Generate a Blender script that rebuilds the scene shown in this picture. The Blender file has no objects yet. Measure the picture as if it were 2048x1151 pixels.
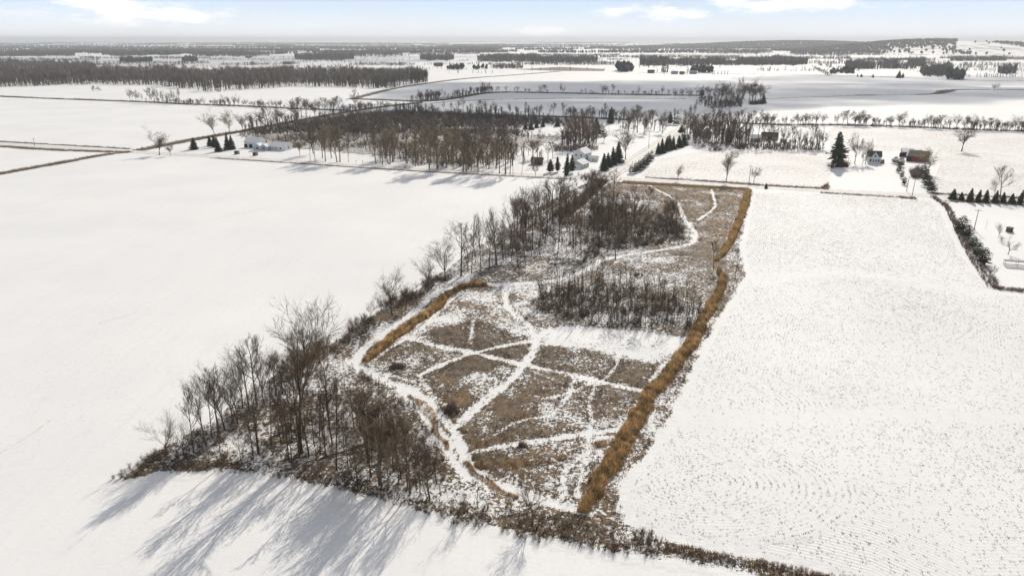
import bpy, math, random
import numpy as np
from mathutils import Vector

# ------------------------------------------------------------------ camera, light, exposure
SC = bpy.context.scene
COL = SC.collection
H = 75.0                       # height of the viewpoint above the fields
PITCH = math.radians(20.0)
FPX = 1365.0                   # focal length in photo pixels (2048 wide)
cam_d = bpy.data.cameras.new('camera'); cam = bpy.data.objects.new('camera', cam_d); COL.objects.link(cam)
cam.location = (0, 0, H); cam.rotation_euler = (math.pi/2 - PITCH, 0, 0)
cam_d.sensor_width = 36.0; cam_d.lens = 36.0*FPX/2048.0
cam_d.clip_start = 1.0; cam_d.clip_end = 120000.0
SC.camera = cam

SUN_AZ = math.radians(20.5); SUN_EL = math.radians(30.0)
SUNV = Vector((math.sin(SUN_AZ)*math.cos(SUN_EL), math.cos(SUN_AZ)*math.cos(SUN_EL), math.sin(SUN_EL)))
sun_d = bpy.data.lights.new('sun', 'SUN'); sun = bpy.data.objects.new('sun', sun_d); COL.objects.link(sun)
sun_d.energy = 4.0; sun_d.angle = math.radians(0.5); sun_d.color = (1.0, 0.92, 0.805)
sun.rotation_euler = (-SUNV).to_track_quat('-Z', 'Y').to_euler()
sun.location = SUNV*500

SC.view_settings.view_transform = 'Standard'; SC.view_settings.look = 'None'
SC.view_settings.gamma = 1.0; SC.view_settings.use_curve_mapping = False
SC.view_settings.exposure = 0.06
SC.render.engine = 'CYCLES'
SC.cycles.use_denoising = True
SC.cycles.max_bounces = 6; SC.cycles.diffuse_bounces = 3; SC.cycles.glossy_bounces = 2
SC.cycles.transmission_bounces = 3; SC.cycles.transparent_max_bounces = 12; SC.cycles.volume_bounces = 0
SC.cycles.use_adaptive_sampling = True; SC.cycles.adaptive_threshold = 0.02
SC.cycles.pixel_filter_type = 'BLACKMAN_HARRIS'; SC.cycles.filter_width = 1.5

# ------------------------------------------------------------------ small node helper
class NT:
    def __init__(s, tree): s.t = tree; s.n = tree.nodes; s.l = tree.links
    def new(s, kind, **kw):
        nd = s.n.new(kind)
        for k, v in kw.items(): setattr(nd, k, v)
        return nd
    def put(s, sock, v):
        if hasattr(v, 'is_output') or isinstance(v, bpy.types.NodeSocket): s.l.new(v, sock)
        elif v is not None: sock.default_value = v
    def math(s, op, a, b=None, c=None, clamp=False):
        nd = s.new('ShaderNodeMath', operation=op); nd.use_clamp = clamp
        s.put(nd.inputs[0], a)
        if b is not None: s.put(nd.inputs[1], b)
        if c is not None: s.put(nd.inputs[2], c)
        return nd.outputs[0]
    def ramp(s, v, a, b, lo=0.0, hi=1.0):
        nd = s.new('ShaderNodeMapRange', interpolation_type='SMOOTHSTEP')
        s.put(nd.inputs[0], v); s.put(nd.inputs[1], a); s.put(nd.inputs[2], b); s.put(nd.inputs[3], lo); s.put(nd.inputs[4], hi)
        return nd.outputs[0]
    def noise(s, vec, scale, detail=4.0, rough=0.55, dim='3D', dist=0.0):
        nd = s.new('ShaderNodeTexNoise', noise_dimensions=dim)
        s.put(nd.inputs['Vector'], vec); nd.inputs['Scale'].default_value = scale
        nd.inputs['Detail'].default_value = detail; nd.inputs['Roughness'].default_value = rough
        nd.inputs['Distortion'].default_value = dist
        return nd.outputs[0]
    def mix(s, f, a, b, kind='MIX'):
        nd = s.new('ShaderNodeMix', data_type='RGBA', blend_type=kind)
        s.put(nd.inputs[0], f); s.put(nd.inputs[6], a); s.put(nd.inputs[7], b)
        return nd.outputs[2]
    def attr(s, name, out='Fac'):
        nd = s.new('ShaderNodeAttribute'); nd.attribute_name = name; return nd.outputs[out]
    def mapping(s, vec, scale=(1,1,1), rot=(0,0,0)):
        nd = s.new('ShaderNodeMapping'); s.put(nd.inputs[0], vec)
        nd.inputs['Scale'].default_value = scale; nd.inputs['Rotation'].default_value = rot
        return nd.outputs[0]

def C(r, g, b): return (r, g, b, 1.0)

# ------------------------------------------------------------------ sky
W = bpy.data.worlds.new('World'); SC.world = W; W.use_nodes = True
w = NT(W.node_tree); w.n.clear()
sky = w.new('ShaderNodeTexSky', sky_type='NISHITA'); sky.sun_disc = False
sky.sun_elevation = SUN_EL; sky.sun_rotation = SUN_AZ
sky.altitude = 200; sky.air_density = 1.0; sky.dust_density = 0.3; sky.ozone_density = 2.0
geo = w.new('ShaderNodeTexCoord')
sep = w.new('ShaderNodeSeparateXYZ'); w.l.new(geo.outputs['Generated'], sep.inputs[0])
az = w.math('ARCTAN2', sep.outputs[0], sep.outputs[1])
el = w.math('ARCSINE', sep.outputs[2])
comb = w.new('ShaderNodeCombineXYZ'); w.l.new(az, comb.inputs[0]); w.put(comb.inputs[1], w.math('MULTIPLY', el, 3.4))
n1 = w.noise(comb.outputs[0], 17.0, 7.0, 0.66)
n2 = w.noise(comb.outputs[0], 5.0, 4.0, 0.55)
def blob(a0, e0, sa, se):
    a = w.math('DIVIDE', w.math('SUBTRACT', az, math.radians(a0)), math.radians(sa))
    e = w.math('DIVIDE', w.math('SUBTRACT', el, math.radians(e0)), math.radians(se))
    d = w.math('SQRT', w.math('ADD', w.math('MULTIPLY', a, a), w.math('MULTIPLY', e, e)))
    return w.math('SUBTRACT', 1.0, d)
# cumulus banks: the ones seen over the horizon and their like all round the sky
banks = [(-27.0,1.7,9.0,1.3),(-29.2,2.4,6.0,1.1),(8.3,2.1,3.2,0.7),(12.3,1.85,4.6,0.9),(20.0,2.4,10.0,0.95),(2.2,0.5,3.2,0.8),
         (-70,3.2,8,1.4),(-115,2.4,10,1.3),(62,3.4,9,1.5),(95,2.2,8,1.1),(150,3,12,1.6),(-160,2.6,9,1.3),
         (-45,14,16,4),(10,24,18,5),(60,18,14,4.5),(-95,22,20,6),(120,17,18,5),(175,20,20,6),(-140,35,22,8),(40,48,24,9)]
m = None
for b in banks:
    bb = blob(*b); m = bb if m is None else w.math('MAXIMUM', m, bb)
m = w.math('MAXIMUM', m, -1.2)
cum = w.ramp(w.math('ADD', m, w.math('MULTIPLY', w.math('SUBTRACT', n1, 0.5), 3.6)), 0.05, 1.15)
wisp = w.ramp(n2, 0.40, 0.75, 0.0, 0.45)
# winter sky: milky near the horizon, thin veil higher up
milk = w.mix(w.ramp(el, math.radians(-0.3), math.radians(3.6)), C(11.0, 11.1, 11.2), C(6.8, 8.8, 11.0))
base = w.mix(w.ramp(el, math.radians(4.0), math.radians(22.0), 1.0, 0.0), w.mix(0.55, sky.outputs[0], C(5.2, 5.0, 4.8)), milk)
base = w.mix(w.math('MULTIPLY', wisp, w.ramp(el, math.radians(0.5), math.radians(12), 0.6, 1.0)), base, C(8.4, 8.4, 8.5))
under = w.ramp(w.math('ADD', m, w.math('MULTIPLY', n1, 0.5)), 0.2, 0.9)
skyc = w.mix(w.math('MULTIPLY', cum, 0.85), base, w.mix(under, C(9.6, 9.9, 10.4), C(13.0, 12.8, 12.6)))
bg = w.new('ShaderNodeBackground'); w.l.new(skyc, bg.inputs[0]); bg.inputs[1].default_value = 0.09
wo = w.new('ShaderNodeOutputWorld'); w.l.new(bg.outputs[0], wo.inputs[0])

# ------------------------------------------------------------------ photo pixel -> place on the level ground
_cp, _sp = math.cos(PITCH), math.sin(PITCH)
def G(px, py):
    dx = (px-1024.0)/FPX; dy = (575.5-py)/FPX
    vy = _cp + dy*_sp; vz = -_sp + dy*_cp
    t = H/(-vz)
    return np.array([dx*t, vy*t])
def GP(l): return np.array([G(*p) for p in l])
def top_h(px, pyb, pyt):
    """height of something standing at pixel (px,pyb) that reaches up to row pyt"""
    g = G(px, pyb); dy = (575.5-pyt)/FPX
    return H + g[1]*(-_sp+dy*_cp)/(_cp+dy*_sp)
def mpp(px, py):
    g = G(px, py); return (g[1]*_cp + H*_sp)/FPX      # metres per photo pixel across the view
def dens(line, step):
    out = []
    for a, b in zip(line[:-1], line[1:]):
        n = max(1, int(np.hypot(*(b-a))/step))
        for i in range(n): out.append(a+(b-a)*i/n)
    out.append(line[-1]); return np.array(out)
def smooth(line, it=2):
    p = np.array(line, float)
    for _ in range(it):
        q = [p[0]]
        for a, b in zip(p[:-1], p[1:]): q += [a*.75+b*.25, a*.25+b*.75]
        q.append(p[-1]); p = np.array(q)
    return p
def inpoly(X, Y, poly):
    r = np.zeros(X.shape, bool); n = len(poly); j = n-1
    for i in range(n):
        xi, yi = poly[i]; xj, yj = poly[j]
        if yi != yj:
            r ^= ((yi > Y) != (yj > Y)) & (X < (xj-xi)*(Y-yi)/(yj-yi)+xi)
        j = i
    return r
def dline(X, Y, line, closed=False):
    d = np.full(X.shape, 1e9)
    pts = list(line)+([line[0]] if closed else [])
    for a, b in zip(pts[:-1], pts[1:]):
        ab = b-a; L = ab@ab+1e-9
        t = np.clip(((X-a[0])*ab[0]+(Y-a[1])*ab[1])/L, 0, 1)
        d = np.minimum(d, np.hypot(X-a[0]-t*ab[0], Y-a[1]-t*ab[1]))
    return d
def rnd_in(poly, n, rng):
    lo = poly.min(0); hi = poly.max(0); out = np.zeros((0,2))
    while len(out) < n:
        p = rng.uniform(lo, hi, (max(64,n*2), 2)); out = np.vstack([out, p[inpoly(p[:,0], p[:,1], poly)]])
    return out[:n]
def area(poly):
    x, y = poly[:,0], poly[:,1]; return abs(np.dot(x,np.roll(y,1))-np.dot(y,np.roll(x,1)))/2
_vr = np.random.default_rng(5).random((256,256))
def vnoise(X, Y, s):
    x = X/s; y = Y/s; xi = np.floor(x).astype(int); yi = np.floor(y).astype(int)
    fx = x-xi; fy = y-yi; fx = fx*fx*(3-2*fx); fy = fy*fy*(3-2*fy)
    g = lambda a, b: _vr[a % 256, b % 256]
    return (g(xi,yi)*(1-fx)+g(xi+1,yi)*fx)*(1-fy)+(g(xi,yi+1)*(1-fx)+g(xi+1,yi+1)*fx)*fy

# ------------------------------------------------------------------ mesh helpers
def mesh_tri(name, V, F, col=None, attrs=None, smooth_=False):
    V = np.asarray(V, np.float32); F = np.asarray(F, np.int32)
    me = bpy.data.meshes.new(name); k = F.shape[1]
    me.vertices.add(len(V)); me.vertices.foreach_set('co', V.ravel())
    me.loops.add(F.size); me.loops.foreach_set('vertex_index', F.ravel())
    me.polygons.add(len(F)); me.polygons.foreach_set('loop_start', np.arange(0, F.size, k, dtype=np.int32))
    if smooth_: me.polygons.foreach_set('use_smooth', np.ones(len(F), bool))
    if col is not None:
        a = me.color_attributes.new('Col', 'FLOAT_COLOR', 'POINT')
        c = np.ones((len(V),4), np.float32); c[:,:3] = col; a.data.foreach_set('color', c.ravel())
    for nm, arr in (attrs or {}).items():
        a = me.attributes.new(nm, 'FLOAT', 'POINT'); a.data.foreach_set('value', np.asarray(arr, np.float32))
    me.update(calc_edges=True); me.validate()
    return me
def link(name, me, mat=None, parent=None, **props):
    o = bpy.data.objects.new(name, me); COL.objects.link(o)
    if mat is not None and me is not None and not me.materials: me.materials.append(mat)
    if parent is not None: o.parent = parent
    for k, v in props.items(): o[k] = v
    return o
def scatter(name, tmpl, P, S, R, colr, mat, z=0.0, tilt=None, **props):
    """join copies of a small template (V,F) at points P (n,2|3), scale S (n,|3), turn R"""
    tV, tF = tmpl; n = len(P)
    S = np.asarray(S, float)
    if S.ndim == 1: S = np.stack([S, S, S], 1)
    c, s = np.cos(R)[:,None], np.sin(R)[:,None]
    X = tV[None,:,0]*S[:,0:1]; Y = tV[None,:,1]*S[:,1:2]; Z = tV[None,:,2]*S[:,2:3]
    if tilt is not None: X = X + Z*tilt[:,0:1]; Y = Y + Z*tilt[:,1:2]
    V = np.stack([X*c-Y*s+P[:,0:1], X*s+Y*c+P[:,1:2], Z+(P[:,2:3] if P.shape[1] > 2 else z)], 2).reshape(-1,3)
    F = (tF[None]+(np.arange(n)*len(tV))[:,None,None]).reshape(-1, tF.shape[1])
    cc = np.repeat(np.asarray(colr), len(tV), 0)
    return link(name, mesh_tri(name, V, F, cc), mat, **props)

def box_v(x0,x1,y0,y1,z0,z1):
    V = [(x0,y0,z0),(x1,y0,z0),(x1,y1,z0),(x0,y1,z0),(x0,y0,z1),(x1,y0,z1),(x1,y1,z1),(x0,y1,z1)]
    F = [(0,3,2,1),(4,5,6,7),(0,1,5,4),(1,2,6,5),(2,3,7,6),(3,0,4,7)]
    return V, F
class MB:
    def __init__(s): s.V = []; s.F = []
    def add(s, V, F):
        o = len(s.V); s.V += [tuple(v) for v in V]; s.F += [tuple(i+o for i in f) for f in F]; return s
    def box(s, *a): return s.add(*box_v(*a))
    def tube(s, pts, rads, n=6):
        pts = [Vector(p) for p in pts]; o = len(s.V)
        for i, p in enumerate(pts):
            d = (pts[min(i+1,len(pts)-1)]-pts[max(i-1,0)]).normalized()
            u = d.orthogonal().normalized(); v = d.cross(u)
            for k in range(n):
                a = 2*math.pi*k/n; s.V.append(tuple(p+(u*math.cos(a)+v*math.sin(a))*rads[i]))
        for i in range(len(pts)-1):
            for k in range(n):
                k2 = (k+1) % n; s.F.append((o+i*n+k, o+i*n+k2, o+(i+1)*n+k2, o+(i+1)*n+k))
        s.F.append(tuple(o+k for k in range(n))[::-1]); s.F.append(tuple(o+(len(pts)-1)*n+k for k in range(n)))
        return s
    def build(s, name, mat, parent=None, **props):
        me = bpy.data.meshes.new(name); me.from_pydata(s.V, [], s.F); me.update()
        return link(name, me, mat, parent, **props)

# ------------------------------------------------------------------ materials
def new_mat(name):
    m = bpy.data.materials.new(name); m.use_nodes = True; t = NT(m.node_tree); t.n.clear()
    out = t.new('ShaderNodeOutputMaterial'); b = t.new('ShaderNodeBsdfPrincipled'); t.l.new(b.outputs[0], out.inputs[0])
    b.inputs['Roughness'].default_value = 0.8; b.inputs['Specular IOR Level'].default_value = 0.25
    return m, t, b
def snow_nodes(t, pos):
    """colour and bump height of wind-packed snow"""
    a = t.noise(pos, 0.02, 5.0, 0.55); f = t.noise(t.mapping(pos, (1,2.2,1), (0,0,0.5)), 0.35, 6.0, 0.65)
    c = t.mix(t.ramp(a, 0.3, 0.7), C(0.80,0.80,0.80), C(0.865,0.86,0.85))
    st = t.noise(t.mapping(pos, (1,0.06,1), (0,0,0.62)), 0.55, 4.0, 0.6); fn = t.noise(pos, 1.3, 4.0, 0.75)
    c = t.mix(t.ramp(st, 0.45, 0.75, 0, 0.30), c, C(0.73,0.73,0.735))
    c = t.mix(t.ramp(fn, 0.48, 0.76, 0, 0.5), c, C(0.66,0.655,0.65))
    c = t.mix(t.ramp(f, 0.55, 0.85, 0, 0.30), c, C(0.74,0.735,0.73))
    f = t.math('ADD', f, t.math('MULTIPLY', a, 6.0))
    return c, f
def bump(t, b, h, strength, dist):
    nd = t.new('ShaderNodeBump'); nd.inputs['Strength'].default_value = strength; nd.inputs['Distance'].default_value = dist
    t.put(nd.inputs['Height'], h); t.l.new(nd.outputs[0], b.inputs['Normal'])
def pos_of(t): return t.new('ShaderNodeNewGeometry').outputs['Position']

MAT = {}
m, t, b = new_mat('snow'); p = pos_of(t); c, f = snow_nodes(t, p)
sp = t.noise(p, 1.5, 2.0, 0.7); c = t.mix(t.ramp(sp, 0.70, 0.80, 0, 0.25), c, C(0.45,0.38,0.28))
t.l.new(c, b.inputs['Base Color']); bump(t, b, f, 0.35, 0.10); MAT['snow'] = m

m, t, b = new_mat('snow_meadow'); p = pos_of(t); c, f = snow_nodes(t, p)
veg = t.attr('veg'); gold = t.attr('gold')
v1 = t.noise(p, 0.16, 6.0, 0.68); v2 = t.noise(p, 0.9, 4.0, 0.7)
v3 = t.noise(p, 1.7, 3.0, 0.7)
vn = t.math('ADD', t.math('ADD', t.math('MULTIPLY', v1, 0.16), t.math('MULTIPLY', v2, 0.40)), t.math('MULTIPLY', v3, 0.44))
thr = t.math('ADD', t.math('MULTIPLY', t.math('SUBTRACT', 0.53, veg), 0.34), t.math('MULTIPLY', t.math('MAXIMUM', t.math('SUBTRACT', 0.16, veg), 0.0), 2.5))
cov = t.ramp(t.math('SUBTRACT', vn, t.math('ADD', thr, 0.5)), -0.02, 0.03)
bn = t.noise(p, 0.5, 5.0, 0.7)
br = t.mix(t.ramp(bn, 0.35, 0.65), C(0.056,0.042,0.028), C(0.180,0.135,0.09))
br = t.mix(t.math('MULTIPLY', t.math('MULTIPLY', gold, 0.8), t.ramp(v1, 0.42, 0.62)), br, C(0.30,0.18,0.075))
t.l.new(t.mix(cov, c, br), b.inputs['Base Color'])
bump(t, b, t.math('ADD', t.math('MULTIPLY', cov, 0.7), f), 0.6, 0.22); MAT['meadow'] = m

m, t, b = new_mat('snow_stubble'); p = pos_of(t); c, f = snow_nodes(t, p)
ph = t.attr('row'); am = t.attr('amount')
wv = t.math('SINE', t.math('MULTIPLY', ph, 2*math.pi/0.76))
wob = t.noise(p, 0.8, 3.0, 0.6)
rowm = t.math('MULTIPLY', t.ramp(t.math('ADD', wv, t.math('MULTIPLY', t.math('SUBTRACT', wob, 0.5), 2.6)), 0.25, 1.2), am)
sp = t.ramp(t.noise(p, 2.6, 3.0, 0.75), 0.56, 0.70)
rw = t.attr('rows')
c = t.mix(t.math('MULTIPLY', rowm, t.math('ADD', t.math('MULTIPLY', rw, 0.16), t.math('MULTIPLY', sp, 0.30))), c, C(0.36,0.29,0.21))
c = t.mix(t.math('MULTIPLY', t.math('MULTIPLY', am, sp), 0.10), c, C(0.40,0.33,0.25))
t.l.new(c, b.inputs['Base Color']); bump(t, b, t.math('ADD', f, t.math('MULTIPLY', t.math('MULTIPLY', wv, rw), -0.35)), 0.4, 0.10); MAT['stubble'] = m

m, t, b = new_mat('snow_cropland'); p = pos_of(t); c, f = snow_nodes(t, p)
sp = t.ramp(t.noise(t.mapping(p, (1,0.35,1), (0,0,0.3)), 0.9, 5.0, 0.75), 0.42, 0.62)
a = t.noise(p, 0.03, 4.0, 0.6)
c = t.mix(t.math('MULTIPLY', sp, t.ramp(a, 0.35, 0.7, 0.35, 0.8)), c, C(0.36,0.29,0.225))
t.l.new(c, b.inputs['Base Color']); bump(t, b, f, 0.4, 0.12); MAT['cropland'] = m

m, t, b = new_mat('snowy_road'); p = pos_of(t); c, f = snow_nodes(t, p)
u = t.attr('across')
track = t.math('MULTIPLY', t.ramp(t.math('ABSOLUTE', t.math('SUBTRACT', t.math('ABSOLUTE', u), 0.42)), 0.0, 0.30, 1.0, 0.0), t.ramp(t.noise(p, 0.25, 4.0, 0.6), 0.35, 0.62))
c = t.mix(t.math('ADD', 0.18, t.math('MULTIPLY', track, 0.55)), c, C(0.44,0.38,0.30))
edge = t.math('MULTIPLY', t.ramp(t.math('ABSOLUTE', u), 0.78, 1.0), t.ramp(t.noise(p, 0.3, 4.0, 0.65), 0.40, 0.58))
c = t.mix(edge, c, C(0.20,0.15,0.09))
t.l.new(c, b.inputs['Base Color']); bump(t, b, f, 0.4, 0.1); MAT['road'] = m

m, t, b = new_mat('ditch_bank'); p = pos_of(t); c, f = snow_nodes(t, p)
vn = t.noise(p, 0.45, 5.0, 0.7); u = t.math('ABSOLUTE', t.attr('across'))
cov = t.ramp(t.math('ADD', vn, t.math('MULTIPLY', t.math('SUBTRACT', 0.6, u), 0.35)), 0.40, 0.52)
bn = t.noise(p, 1.1, 4.0, 0.7)
c = t.mix(cov, c, t.mix(t.ramp(bn, .35, .65), C(0.10,0.07,0.045), C(0.21,0.15,0.09)))
t.l.new(c, b.inputs['Base Color']); bump(t, b, t.math('ADD', vn, f), 0.5, 0.2); MAT['ditch'] = m

def bark_mat(name, a, bcol, rough=0.9):
    m, t, b = new_mat(name); oi = t.new('ShaderNodeObjectInfo').outputs['Random']
    tc = t.new('ShaderNodeTexCoord').outputs['Object']
    n = t.noise(t.mapping(tc, (9,9,2)), 6.0, 4.0, 0.65)
    c = t.mix(t.ramp(n, 0.3, 0.7), C(*a), C(*bcol))
    v = t.new('ShaderNodeHueSaturation'); t.put(v.inputs['Color'], c); t.put(v.inputs['Value'], t.math('ADD', 0.75, t.math('MULTIPLY', oi, 0.5)))
    v.inputs['Hue'].default_value = 0.5
    t.l.new(v.outputs[0], b.inputs['Base Color']); b.inputs['Roughness'].default_value = rough
    return m
MAT['bark'] = bark_mat('bark', (0.054,0.039,0.026), (0.125,0.092,0.062))
MAT['twig'] = bark_mat('twig', (0.095,0.066,0.040), (0.175,0.126,0.080))
MAT['poplar_bark'] = bark_mat('poplar_bark', (0.13,0.105,0.075), (0.24,0.20,0.145))
MAT['poplar_twig'] = bark_mat('poplar_twig', (0.185,0.145,0.095), (0.30,0.24,0.16))
MAT['red_twig'] = bark_mat('red_twig', (0.12,0.078,0.055), (0.20,0.135,0.095))
MAT['needle'] = bark_mat('needle', (0.028,0.042,0.024), (0.066,0.086,0.044))
MAT['needle_warm'] = bark_mat('needle_warm', (0.045,0.055,0.026), (0.095,0.102,0.048))

def col_mat(name, rough=0.85, noise_s=2.0, amt=0.5):
    m, t, b = new_mat(name); c = t.attr('Col', 'Color'); p = pos_of(t)
    n = t.noise(p, noise_s, 3.0, 0.6)
    v = t.new('ShaderNodeHueSaturation'); t.put(v.inputs['Color'], c)
    t.put(v.inputs['Value'], t.math('ADD', 1-amt/2, t.math('MULTIPLY', n, amt)))
    t.l.new(v.outputs[0], b.inputs['Base Color']); b.inputs['Roughness'].default_value = rough
    return m
MAT['plants'] = col_mat('dry_plants'); MAT['brush'] = col_mat('brushwood', noise_s=0.7); MAT['farwood'] = col_mat('far_branches', noise_s=0.05)

def plain(name, c1, c2=None, scale=3.0, rough=0.7, spec=0.3, metal=0.0, stripes=None):
    m, t, b = new_mat(name); tc = t.new('ShaderNodeTexCoord').outputs['Object']
    n = t.noise(tc, scale, 4.0, 0.6); c = t.mix(t.ramp(n, .3, .7), C(*c1), C(*(c2 or [x*0.8 for x in c1])))
    h = n
    if stripes:
        wv = t.new('ShaderNodeTexWave'); wv.bands_direction = stripes[0]; wv.inputs['Scale'].default_value = stripes[1]
        t.put(wv.inputs['Vector'], tc); h = wv.outputs['Fac']; bump(t, b, h, 0.5, 0.03)
    t.l.new(c, b.inputs['Base Color']); b.inputs['Roughness'].default_value = rough
    b.inputs['Specular IOR Level'].default_value = spec; b.inputs['Metallic'].default_value = metal
    return m
MAT['white_siding'] = plain('white_siding', (0.70,0.72,0.72), (0.62,0.64,0.65), stripes=('Z',4.0))
MAT['pale_siding'] = plain('pale_green_siding', (0.50,0.55,0.52), (0.44,0.49,0.46), stripes=('Z',4.0))
MAT['blue_siding'] = plain('blue_grey_siding', (0.42,0.49,0.52), (0.36,0.43,0.47), stripes=('Z',4.0))
MAT['tan_siding'] = plain('tan_siding', (0.36,0.29,0.20), (0.30,0.24,0.17), stripes=('Z',4.0))
MAT['red_boards'] = plain('red_barn_boards', (0.26,0.055,0.045), (0.18,0.04,0.035), stripes=('X',4.0))
MAT['brown_boards'] = plain('weathered_brown_boards', (0.16,0.085,0.062), (0.10,0.06,0.045), stripes=('X',4.0))
MAT['grey_boards'] = plain('weathered_grey_boards', (0.22,0.21,0.20), (0.14,0.135,0.13))
MAT['roof_snow'] = plain('snow_on_roof', (0.84,0.835,0.825), (0.78,0.775,0.77), 1.2, 0.9)
MAT['roof_dark'] = plain('dark_shingles', (0.065,0.065,0.07), (0.10,0.10,0.10), 6.0)
MAT['roof_brown'] = plain('brown_shingles', (0.13,0.09,0.07), (0.09,0.065,0.05), 6.0)
MAT['roof_metal'] = plain('grey_metal_roof', (0.40,0.42,0.45), (0.32,0.34,0.37), 2.0, 0.45, 0.5, 0.4, stripes=('X',5.0))
MAT['trim'] = plain('white_trim', (0.78,0.78,0.76)); MAT['beige'] = plain('beige_door', (0.55,0.50,0.40))
MAT['glass'] = plain('window_glass', (0.03,0.035,0.045), None, 2.0, 0.08, 0.6); MAT['dark'] = plain('dark_opening', (0.02,0.02,0.02))
MAT['pole'] = plain('utility_pole_wood', (0.14,0.11,0.085), (0.20,0.165,0.13), 8.0); MAT['ceramic'] = plain('insulator', (0.25,0.25,0.26), None, 4, 0.2, 0.6)
MAT['brick'] = plain('chimney_brick', (0.26,0.12,0.085), (0.20,0.09,0.07), 9.0)
MAT['hill'] = None

# ================================================================== THE SETTING
def grid_lines(lim):
    a = [0]; s = 60.0
    while a[-1] < lim: a.append(a[-1]+s); s *= 1.22
    a = np.array(a); return np.concatenate([-a[:0:-1], a])
def grid_mesh(name, xs, ys, keep=None, zf=None, attrs=None, smooth_=True):
    X, Y = np.meshgrid(xs, ys); Z = np.zeros_like(X) if zf is None else zf(X, Y)
    V = np.stack([X.ravel(), Y.ravel(), Z.ravel()], 1); nx = len(xs)
    i = (np.arange(len(ys)-1)[:,None]*nx+np.arange(nx-1)[None]).ravel()
    F = np.stack([i, i+1, i+1+nx, i+nx], 1)
    if keep is not None: F = F[keep.ravel()[F].any(1)]
    used = np.unique(F); remap = np.zeros(len(V), int); remap[used] = np.arange(len(used))
    at = {k: v.ravel()[used] for k, v in (attrs or {}).items()}
    return mesh_tri(name, V[used], remap[F], None, at, smooth_)
gl = grid_lines(24000)
link('ground', grid_mesh('ground', gl, gl), MAT['snow'], kind='structure')

def ribbon(name, line, width, mat, z=0.03, step=6.0, jitter=0.0, seed=1, **props):
    L = dens(smooth(line, 2) if len(line) > 2 else np.array(line), step); rng = np.random.default_rng(seed)
    T = np.gradient(L, axis=0); T /= np.linalg.norm(T, axis=1)[:,None]+1e-9; N = np.stack([-T[:,1], T[:,0]], 1)
    us = np.array([-1,-0.6,-0.2,0.2,0.6,1.0]); V = []; A = []
    wv = width if np.ndim(width) else np.full(len(L), width)
    if np.ndim(width): wv = np.interp(np.linspace(0,1,len(L)), np.linspace(0,1,len(width)), width)
    jl = 1+jitter*rng.normal(size=len(L)); jr = 1+jitter*rng.normal(size=len(L))
    for u in us:
        q = L+N*(u*wv/2*(jl if u < 0 else jr))[:,None]
        V.append(np.column_stack([q, np.full(len(L), z+0.06*(1-abs(u)))])); A.append(np.full(len(L), u))
    n = len(L); V = np.vstack(V); A = np.concatenate(A); F = []
    for k in range(len(us)-1):
        i = np.arange(n-1)+k*n; F.append(np.stack([i, i+1, i+1+n, i+n], 1)[:, ::-1])
    props.setdefault('kind', 'structure')
    return link(name, mesh_tri(name, V, np.vstack(F), None, {'across': A}, True), mat, **props)

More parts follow.
